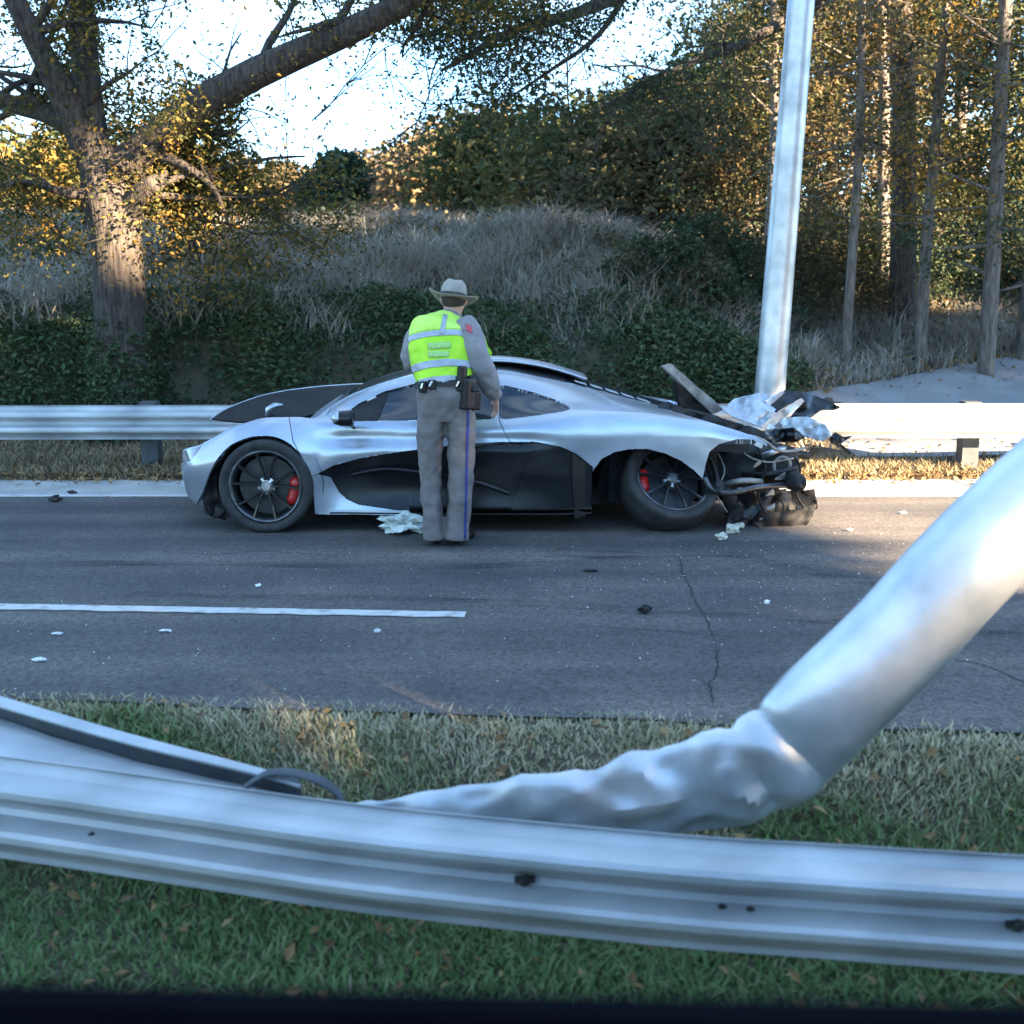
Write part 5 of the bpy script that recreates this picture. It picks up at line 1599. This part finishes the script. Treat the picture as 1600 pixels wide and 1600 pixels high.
def tree(name, label, base, trunk_rows, limb_rows, leaf, bark, group=None, sub=6, sublen=1.2, per=60, spread=0.22, size=0.05, tint=(0.4, 0.25), gaps=None, up=0.35, twig=5, leaf_floor=None, back=0.0):
    root = empty(name, tuple(base), label, 'tree', group)
    mb = MB()
    tips = []
    r = smooth_path(trunk_rows, 16)
    mb.tube(r[:, :3], [q for q in r[:, 3]], 14, True, (0, 1, 0))
    lim = [smooth_path(l, 12) for l in limb_rows]
    for l in lim:
        mb.tube(l[:, :3], list(l[:, 3]), 9, True, (0, 1, 0.1))
    srcs = lim if lim else [r]
    for l in srcs:
        for _ in range(sub):
            i = rng.integers(2 if lim else 6, len(l))
            ax = l[min(i + 1, len(l) - 1), :3] - l[i - 1, :3]
            ax /= np.linalg.norm(ax) + 1e-9
            d = rng.normal(0, 1, 3) * np.array([1, 1, 0.6]) + ax * 0.4 + np.array([0, 0, up])
            if back and d[1] < 0 and rng.uniform() < back:
                d[1] = -d[1]
            s = wander(l[i, :3], d, sublen * rng.uniform(0.5, 1.3), 5, 0.16, 0.02)
            r0 = min(l[i, 3] * 0.45, 0.05)
            mb.tube(s, list(np.linspace(r0, 0.008, 6)), 5, False)
            for _ in range(twig):
                k = rng.integers(1, 6)
                t = wander(s[k], rng.normal(0, 1, 3) + np.array([0, 0, 0.1]), sublen * rng.uniform(0.25, 0.6), 3, 0.2, 0.05)
                mb.tube(t, [0.008, 0.006, 0.005, 0.003], 4, False)
                tips += [t[1], t[2], t[3]]
    trunk = mb.build('trunk', bark, root, smooth=True)
    p, s, t = foliage(tips, per, spread, size, tint)
    keep = np.ones(len(p), bool)
    if gaps is not None:
        keep &= thin_gaps(p, gaps)
    if leaf_floor is not None:
        keep &= p[:, 2] > leaf_floor
    leaves('crown', p[keep], s[keep], leaf, t[keep], root)
    return root
# -- the big oak on the left
OY = 12.25
def oak_row(px, py, w, Y=OY):
    return list(P(px, py, Y)) + [w / 2 / (F / (Y + 0.2))]
gz = float(ground_z(P(196, 640, OY)[0], OY))
b0 = P(197, 690, OY)
rows = [[b0[0], OY, gz - 0.15, 0.36], oak_row(195, 650, 86), oak_row(190, 560, 78), oak_row(187, 460, 76), oak_row(183, 380, 74), oak_row(176, 320, 84), oak_row(165, 280, 74), oak_row(150, 235, 56)]
limbs = [[oak_row(150, 250, 54), oak_row(140, 180, 46), oak_row(133, 90, 40), oak_row(126, 0, 36), oak_row(120, -150, 30), oak_row(130, -330, 22)],
         [oak_row(148, 255, 50), oak_row(112, 180, 42, 12.1), oak_row(75, 100, 36, 11.9), oak_row(38, 30, 32, 11.7), oak_row(-20, -90, 24, 11.5), oak_row(-80, -230, 16, 11.3)],
         [oak_row(165, 290, 66), oak_row(220, 240, 56, 12.2), oak_row(290, 178, 50, 12.0), oak_row(385, 122, 46, 11.8), oak_row(475, 80, 42, 11.6), oak_row(560, 42, 38, 11.4), oak_row(650, -8, 32, 11.2), oak_row(760, -110, 22, 11.0)],
         [oak_row(135, 215, 34), oak_row(80, 180, 30, 12.4), oak_row(10, 160, 26, 12.6), oak_row(-90, 120, 18, 12.8)],
         [oak_row(195, 335, 44), oak_row(220, 305, 36, 12.05), oak_row(246, 284, 26, 11.9)],
         [oak_row(165, 300, 18), oak_row(110, 303, 13, 12.0), oak_row(45, 285, 9, 11.8), oak_row(-20, 290, 6, 11.6)],
         [oak_row(230, 235, 30), oak_row(270, 215, 24, 12.4), oak_row(300, 205, 20, 12.6), oak_row(360, 210, 10, 12.8)],
         [oak_row(225, 240, 22), oak_row(280, 255, 14, 12.0), oak_row(330, 290, 9, 11.9), oak_row(350, 330, 5, 11.8)]]
tree('oak_tree', 'big gnarled oak with forked trunk and long limb reaching over the road', rows[0][:3], rows, limbs, M['leaf_oak'], M['bark'], None,
     sub=9, sublen=1.35, per=44, spread=0.21, size=0.028, tint=(0.36, 0.28), gaps=0.16, twig=5, back=0.9)
# ivy up its foot
n = 2600
a = rng.uniform(0, 2 * np.pi, n); h = rng.uniform(0, 1.35, n) * rng.uniform(0.5, 1, n)
rad = np.interp(h, [0, 0.6, 1.4], [0.33, 0.27, 0.26]) + rng.uniform(0, 0.07, n)
p = np.column_stack([b0[0] - 0.02 + rad * np.cos(a), OY + rad * np.sin(a), gz + h])
stuff(tag(leaves('trunk_ivy', p, rng.uniform(0.025, 0.05, n), M['ivy'], rng.uniform(0, 0.8, n)), 'dark ivy climbing the foot of the big oak', 'ivy'))
# -- branch reaching in from a tree on the right, over the road
rr = lambda px, py, Y, r: list(P(px, py, Y)) + [r]
tree('pecan_tree', 'tree with thin dark twigs and small leaves spreading high over the road', (5.6, 17.0, float(ground_z(5.6, 17.0))),
     [[5.6, 17.0, float(ground_z(5.6, 17.0)) - 0.1, 0.20], [5.5, 16.9, 3.0, 0.17], [5.3, 16.7, 5.0, 0.15], [5.0, 16.4, 7.0, 0.12]],
     [[[5.2, 16.6, 5.6, 0.11], rr(1120, -60, 15.0, 0.09), rr(980, -10, 14.0, 0.075), rr(880, 28, 13.4, 0.06), rr(800, 48, 13.0, 0.045), rr(730, 88, 12.6, 0.03), rr(690, 110, 12.4, 0.015)],
      [[5.2, 16.6, 6.2, 0.10], rr(1180, 60, 15.6, 0.07), rr(1100, 90, 15.0, 0.05), rr(1010, 130, 14.6, 0.03), rr(940, 170, 14.2, 0.015)],
      [[5.1, 16.5, 6.6, 0.10], rr(900, -90, 14.6, 0.07), rr(780, -20, 14.0, 0.05), rr(700, 40, 13.5, 0.03), rr(640, 60, 13.2, 0.012)],
      [rr(980, -10, 14.0, 0.04), rr(930, 60, 13.9, 0.03), rr(860, 110, 13.8, 0.02), rr(800, 150, 13.7, 0.01)]],
     M['leaf_dark'], M['bark'], None, sub=10, sublen=1.3, per=34, spread=0.21, size=0.027, tint=(0.5, 0.3), gaps=0.30, twig=6)
# -- far trees beyond the bank
def far_tree(name, label, px, D, top_px, crown_w, leaf, tint, per=26, size=0.16, n=60, group='trees beyond the bank', low=0.12):
    x = P(px, 400, D)[0]
    z0 = float(ground_z(x, D))
    zt_ = P(px, top_px, D)[2]
    H = max(zt_ - z0, 1.5)
    root = empty(name, (x, D, z0), label, 'tree', group)
    mb = MB()
    tr_ = wander((x, D, z0 - 0.2), (rng.normal(0, 0.06), 0, 1), H * 0.9, 6, 0.06)
    mb.tube(tr_, list(np.linspace(0.035 * H, 0.008 * H, 7)), 8, False)
    tips = []
    for _ in range(n):
        h = rng.uniform(low, 1.0) ** 0.8
        k = min(int(h * 6), 5)
        st = tr_[k] + (tr_[k + 1] - tr_[k]) * (h * 6 - k if h < 1 else 1)
        w = crown_w * (1 - 0.75 * abs(h - 0.45) ** 1.4 / 0.5) * rng.uniform(0.25, 1)
        a = rng.uniform(0, 6.283)
        e = st + np.array([w * math.cos(a), w * math.sin(a), w * rng.uniform(-0.1, 0.5)])
        e[2] = min(e[2], zt_ + 0.1 * H)
        if rng.uniform() < 0.6:
            mb.tube([st, (st + e) / 2 + rng.normal(0, 0.05 * w, 3), e], [0.012 * H * (1 - h * 0.6), 0.007 * H * (1 - h * 0.6), 0.003 * H], 4, False)
        tips.append(e); tips.append(st * 0.35 + e * 0.65)
    mb.build('trunk', M['bark_grey'], root, smooth=True)
    p, s, t = foliage(tips, per, crown_w * 0.17, size, tint)
    keep = (p[:, 2] > z0 + 0.1) & thin_gaps(p, 0.25)
    leaves('crown', p[keep], s[keep], leaf, t[keep], root)
FAR = [('broadleaf_tree', 'olive broadleaf tree behind the fork of the big oak', -40, 34, 215, 3.6, 'leaf_olive', (0.5, 0.25)),
       ('broadleaf_tree', 'yellowing broadleaf tree just beyond the trunk of the big oak', 90, 30, 235, 3.0, 'leaf_oak', (0.35, 0.25)),
       ('broadleaf_tree', 'golden brown tree beyond the bank under the long oak limb', 290, 34, 232, 2.8, 'leaf_oak', (0.4, 0.25)),
       ('broadleaf_tree', 'low pale brown tree on the skyline under the open sky', 430, 52, 262, 3.2, 'leaf_brown', (0.6, 0.2)),
       ('conifer_tree', 'dark green pointed conifer above the grey brush bank', 520, 26, 215, 0.95, 'leaf_teal', (0.4, 0.2)),
       ('broadleaf_tree', 'rusty tree on the skyline between the conifer and the hat', 610, 48, 238, 3.6, 'leaf_brown', (0.65, 0.2)),
       ('broadleaf_tree', 'tall rosy brown bare-looking tree beyond the bank above the hat', 700, 42, 165, 3.6, 'leaf_brown', (0.8, 0.15)),
       ('broadleaf_tree', 'dense olive tree on the bank above the car roof', 830, 30, 175, 3.2, 'leaf_olive', (0.55, 0.25)),
       ('broadleaf_tree', 'mossy green tree on the bank above the engine cover', 930, 26, 150, 2.8, 'leaf_olive', (0.4, 0.25)),
       ('broadleaf_tree', 'brown and green tree on the bank above the broken spoiler strut', 1040, 24, 150, 2.6, 'leaf_brown', (0.4, 0.3)),
       ('broadleaf_tree', 'tall olive tree just to the open side of the standing light pole', 1130, 27, 90, 3.2, 'leaf_olive', (0.45, 0.25))]
for q in FAR:
    far_tree(q[0], q[1], q[2], q[3], q[4], q[5], M[q[6]], q[7], per=62, size=0.0036 * q[3] + 0.014, n=90 if q[0] != 'conifer_tree' else 70)
# -- the wood on the right
def wood_tree(label, px, D, r, H, leaf, tint, seed_lean=0.0, n=70, per=30, size=0.06, low=1.6, width=1.7):
    x = P(px, 500, D)[0]
    z0 = float(ground_z(x, D))
    root = empty('woodland_tree', (x, D, z0), label, 'tree', 'trees of the wood behind the drive')
    mb = MB()
    tr_ = wander((x, D, z0 - 0.2), (seed_lean, 0, 1), H, 9, 0.018)
    mb.tube(tr_, list(np.linspace(r * 1.15, r * 0.35, 10)), 12, False)
    tips = []
    for _ in range(n):
        h = rng.uniform(low, H)
        k = min(int(h / H * 9), 8)
        st = tr_[k] + (tr_[k + 1] - tr_[k]) * (h / H * 9 - k)
        a = rng.uniform(0, 6.283); w = width * rng.uniform(0.25, 1.0)
        e = st + np.array([w * math.cos(a), w * math.sin(a), w * rng.uniform(-0.3, 0.6)])
        mid = (st + e) / 2 + rng.normal(0, 0.08, 3)
        mb.tube([st, mid, e], [min(r * 0.3, 0.03), 0.012, 0.004], 5, False)
        tips += [e, mid * 0.3 + e * 0.7, mid + rng.normal(0, 0.2, 3)]
    mb.build('trunk', M['bark_grey'], root, smooth=True)
    p, s, t = foliage(tips, per, 0.24, size, tint)
    leaves('crown', p, s, leaf, t, root)
WOOD = [('slender grey trunk with rust leaves, first right of the standing light pole', 1322, 15.0, 0.06, 9.0, 'leaf_brown', (0.55, 0.3)),
        ('slender grey trunk rising above the drive edge with golden leaves', 1442, 15.2, 0.07, 10.0, 'leaf_oak', (0.7, 0.25)),
        ('thin trunk deep in the wood between the two slender grey trunks', 1378, 18.0, 0.09, 9.5, 'leaf_brown', (0.6, 0.3)),
        ('thick dark trunk at the wood edge above the top of the drive', 1545, 14.8, 0.095, 10.0, 'leaf_dark', (0.5, 0.3)),
        ('heavy dark tree with dense leaves past the upper drive', 1610, 15.6, 0.15, 10.0, 'leaf_dark', (0.45, 0.3)),
        ('thin crooked trunk half hidden behind the standing light pole', 1195, 18.5, 0.075, 8.5, 'leaf_olive', (0.5, 0.3)),
        ('thin tree deep in the wood behind the standing light pole', 1265, 20.5, 0.09, 9.5, 'leaf_brown', (0.5, 0.3)),
        ('leafy tree deep in the wood behind the golden one', 1490, 20.0, 0.11, 10.0, 'leaf_olive', (0.5, 0.3)),
        ('leafy tree at the back of the wood with rust leaves', 1405, 24.0, 0.12, 11.0, 'leaf_brown', (0.55, 0.3)),
        ('dark leafy tree at the back of the wood beyond the thick trunk', 1580, 23.0, 0.13, 11.0, 'leaf_dark', (0.5, 0.3)),
        ('olive tree at the back of the wood beyond the standing light pole', 1290, 26.0, 0.13, 11.0, 'leaf_olive', (0.45, 0.3)),
        ('dark tree at the back of the wood above the tail of the car', 1170, 25.0, 0.12, 9.5, 'leaf_dark', (0.6, 0.3))]
for i, q in enumerate(WOOD):
    deep = q[2] > 19
    wood_tree(q[0], q[1], q[2], q[3], q[4], M[q[5]], q[6], 0.01 * (-1) ** i, n=95 if deep else 60, per=62 if deep else 48, size=0.062 if deep else 0.038, low=0.8 if deep else (1.2 if q[5] == 'leaf_dark' else 2.0), width=2.3 if deep else 1.5)
# -- bushes in the wood and on the bank
def bush(label, px, D, w, h, leaf, tint, n=120, per=60, size=0.036, group='bushes on the slope', name='bush'):
    x = P(px, 560, D)[0]
    z0 = float(ground_z(x, D))
    root = empty(name, (x, D, z0), label, 'bush', group)
    mb = MB(); tips = []
    for _ in range(n):
        a = rng.uniform(0, 6.283); q = rng.uniform(0, 1) ** 0.6; u = rng.uniform(0.08, 1)
        e = np.array([x + w * q * math.cos(a), D + w * 0.7 * q * math.sin(a), 0]); e[2] = float(ground_z(e[0], e[1])) + h * u * (1 - 0.55 * q * q)
        if rng.uniform() < 0.35:
            s_ = np.array([x + w * 0.25 * q * math.cos(a), D + w * 0.2 * q * math.sin(a), z0 - 0.03])
            mb.tube([s_, (s_ + e) / 2 + rng.normal(0, 0.06, 3), e], [0.014, 0.010, 0.004], 5, False)
        tips.append(e)
    mb.build('stems', M['bark'], root)
    p, s, t = foliage(tips, per, 0.13 * (w + h) / 2, size, tint)
    keep = p[:, 2] > ground_z(p[:, 0], p[:, 1])
    leaves('foliage', p[keep], s[keep], leaf, t[keep], root)
for q in (('dark bush behind the broken spoiler strut', 1060, 14.6, 0.9, 0.8, 'leaf_dark', (0.5, 0.3)),
          ('green bush below the thin crooked trunk, left of the standing light pole', 1150, 16.5, 1.0, 1.3, 'leaf_dark', (0.4, 0.3)),
          ('rusty bush at the foot of the first slender grey trunk', 1270, 17.4, 1.1, 1.7, 'leaf_brown', (0.35, 0.3)),
          ('green bush between the two slender grey trunks', 1385, 18.2, 1.1, 1.8, 'leaf_dark', (0.55, 0.3)),
          ('mixed bush at the foot of the golden-leaved trunk', 1470, 19.0, 1.2, 1.9, 'leaf_olive', (0.3, 0.3)),
          ('dark bush hanging over the top of the drive', 1590, 18.6, 1.1, 1.6, 'leaf_teal', (0.4, 0.3)),
          ('tangled brown bush deep in the wood', 1430, 20.0, 2.2, 2.6, 'leaf_brown', (0.3, 0.3)),
          ('tangled dark bush deep in the wood behind the standing light pole', 1230, 20.5, 2.2, 2.6, 'leaf_dark', (0.5, 0.3)),
          ('tangled dark bush deep in the wood past the thick trunk', 1600, 19.0, 2.0, 2.8, 'leaf_dark', (0.4, 0.3))):
    bush(q[0], q[1], q[2], q[3], q[4], M[q[5]], q[6])
# ivy over the bank face
fe = np.array(far_edge)
def off_drive(x, y):
    return (x < fe[0, 0] - 0.1) | (y > np.interp(x, fe[:, 0], fe[:, 1]) + 0.05)
n = 60000
x = rng.uniform(-7, 3.4, n); y = 12.45 + 1.75 * rng.uniform(0, 1, n) ** 1.1
z = ground_z(x, y)
cl = np.sin(1.7 * x + 0.6) * np.sin(2.6 * y + 0.8 * x) + 0.5 * np.sin(4.3 * x + 2 * y)
keep = (rng.uniform(0, 1, n) < np.clip(0.62 + 0.5 * cl, 0.12, 1)) & off_drive(x, y)
x, y, z, cl = x[keep], y[keep], z[keep], cl[keep]
p = np.column_stack([x, y - rng.uniform(0, 0.16, len(x)), z + rng.uniform(0.0, 0.16, len(x)) + 0.10 * np.maximum(cl, 0)])
stuff(tag(leaves('bank_ivy', p, rng.uniform(0.022, 0.05, len(x)), M['ivy'], np.clip(0.4 + 0.2 * cl + rng.normal(0, 0.2, len(x)), 0, 1)), 'ivy and creepers covering the face of the bank', 'ivy'))
# grey dry brush above it
n = 70000
x = rng.uniform(-9.5, 7, n); y = rng.uniform(13.3, 19.5, n)
pat = np.sin(1.1 * x + 0.4 * y) * np.sin(1.9 * y - 0.6 * x) + 0.6 * np.sin(3.7 * x + 2.1 * y) * np.sin(2.9 * y) + 0.4 * np.sin(7.1 * x - 3 * y)
keep = off_drive(x, y) & (rng.uniform(0, 1, n) < np.clip(0.72 + 0.45 * pat, 0.15, 1))
x, y, pat = x[keep], y[keep], pat[keep]
blades('bank_brush', np.column_stack([x, y]), ground_z(x, y) - 0.02, np.clip(rng.uniform(0.06, 0.36, len(x)) * (1 + 0.55 * pat), 0.04, 0.6), 1.4, M['brush'], np.clip(0.45 + 0.3 * pat + rng.normal(0, 0.2, len(x)), 0, 1), 0.010)
n2 = 16000
wx = rng.uniform(-9.5, 5, n2); wy = rng.uniform(13.6, 18.8, n2)
wp = np.sin(2.3 * wx + 1.2 * wy) * np.sin(1.7 * wy + 0.9 * wx + 1)
keep = off_drive(wx, wy) & (wp > 0.35)
wx, wy = wx[keep], wy[keep]
stuff(tag(leaves('bank_weeds', np.column_stack([wx, wy, ground_z(wx, wy) + rng.uniform(0, 0.26, len(wx))]), rng.uniform(0.02, 0.045, len(wx)), M['leaf_olive'], rng.uniform(0, 1, len(wx))), 'leafy weeds in patches among the dry grass of the bank', 'weeds'))
# leaf litter and weeds on the wooded slope
n = 26000
x = rng.uniform(1.6, 13, n); y = rng.uniform(11.6, 24, n)
fe = np.array(far_edge)
lim_y = np.interp(x, fe[:, 0], fe[:, 1])
keep = (x < fe[0, 0]) | (y > lim_y - 0.1)
x, y = x[keep], y[keep]
stuff(tag(leaves('slope_leaf_litter', np.column_stack([x, y, ground_z(x, y) + rng.uniform(0.0, 0.10, len(x))]), rng.uniform(0.02, 0.05, len(x)), M['fallen'], rng.uniform(0, 1, len(x))), 'fallen leaves covering the wooded slope', 'leaf litter'))
keep = rng.uniform(0, 1, len(x)) < 0.9
blades('slope_weeds', np.column_stack([x, y])[keep], ground_z(x, y)[keep] - 0.01, rng.uniform(0.05, 0.25, keep.sum()), 0.9, M['brush'], rng.uniform(0, 1, keep.sum()), 0.010)

# a few leaves blown over the drive
n = 420
x = rng.uniform(3.0, 9.0, n); y = rng.uniform(11.4, 16.5, n)
keep = ~off_drive(x, y)
x, y = x[keep], y[keep]
stuff(tag(leaves('drive_leaf_litter', np.column_stack([x, y, ground_z(x, y) + 0.045]), rng.uniform(0.018, 0.04, len(x)), M['fallen'], rng.uniform(0, 1, len(x)), up_bias=2.0), 'fallen leaves blown across the sloped drive', 'leaf litter'))

# ------------------------------------------------------------------ unseen tree belt added to shade the road, gaps carved to place sun patches
n = 105000
p = np.column_stack([rng.uniform(17, 66, n), rng.uniform(-19, -13, n), rng.uniform(1.0, 29, n)])
t = p[:, 2] / SUN[2]
xs_, ys_ = p[:, 0] - SUN[0] * t, p[:, 1] - SUN[1] * t            # where each leaf's shadow meets the road level
nh = math.hypot(SUN[0], SUN[1])
cc = (-p[:, 0] * SUN[1] + p[:, 1] * SUN[0]) / nh                 # place across the sun's direction
top = np.where(cc < 13, 23.8, 22.0) + np.where(cc < 13, 0.8, 1.6) * (np.sin(0.9 * cc) + np.sin(2.3 * cc + 1))
keep = ys_ < top
lo_x = np.interp(ys_, [7.6, 8.3, 9.6, 10.6, 11.7], [2.6, 1.9, 2.1, 2.1, 1.5])
gap = (ys_ > 6.0) & (ys_ < 12.4) & (xs_ > lo_x - 0.35) & (xs_ < 14)
gap |= (np.abs(cc - 2.95 - (ys_ - 3.85) * 0.516) < 0.13) & (ys_ > 3.2) & (ys_ < 4.8)      # a fleck of sun on the fallen pole
gap |= (np.abs(cc - 7.65) < 0.46) & (ys_ > 14.9) & (ys_ < 17.1)
keep &= ~gap
p = p[keep]
belt = leaves('shade_tree_belt', p, rng.uniform(0.22, 0.36, len(p)), M['leaf_dark'], rng.uniform(0, 1, len(p)))
stuff(tag(belt, 'unseen belt of tall trees added behind the camera to shade the road', 'tree belt'))
mb = MB()
for i, x in enumerate(np.arange(18, 66, 3.1)):
    mb.tube(wander((x, -16 + 1.2 * math.sin(i * 2.1), -0.6), (0.02, 0, 1), 9 if x < 46 else 6, 6, 0.03), list(np.linspace(0.26, 0.1, 7)), 8, False)
stuff(mb.build('trunks', M['bark'], belt))
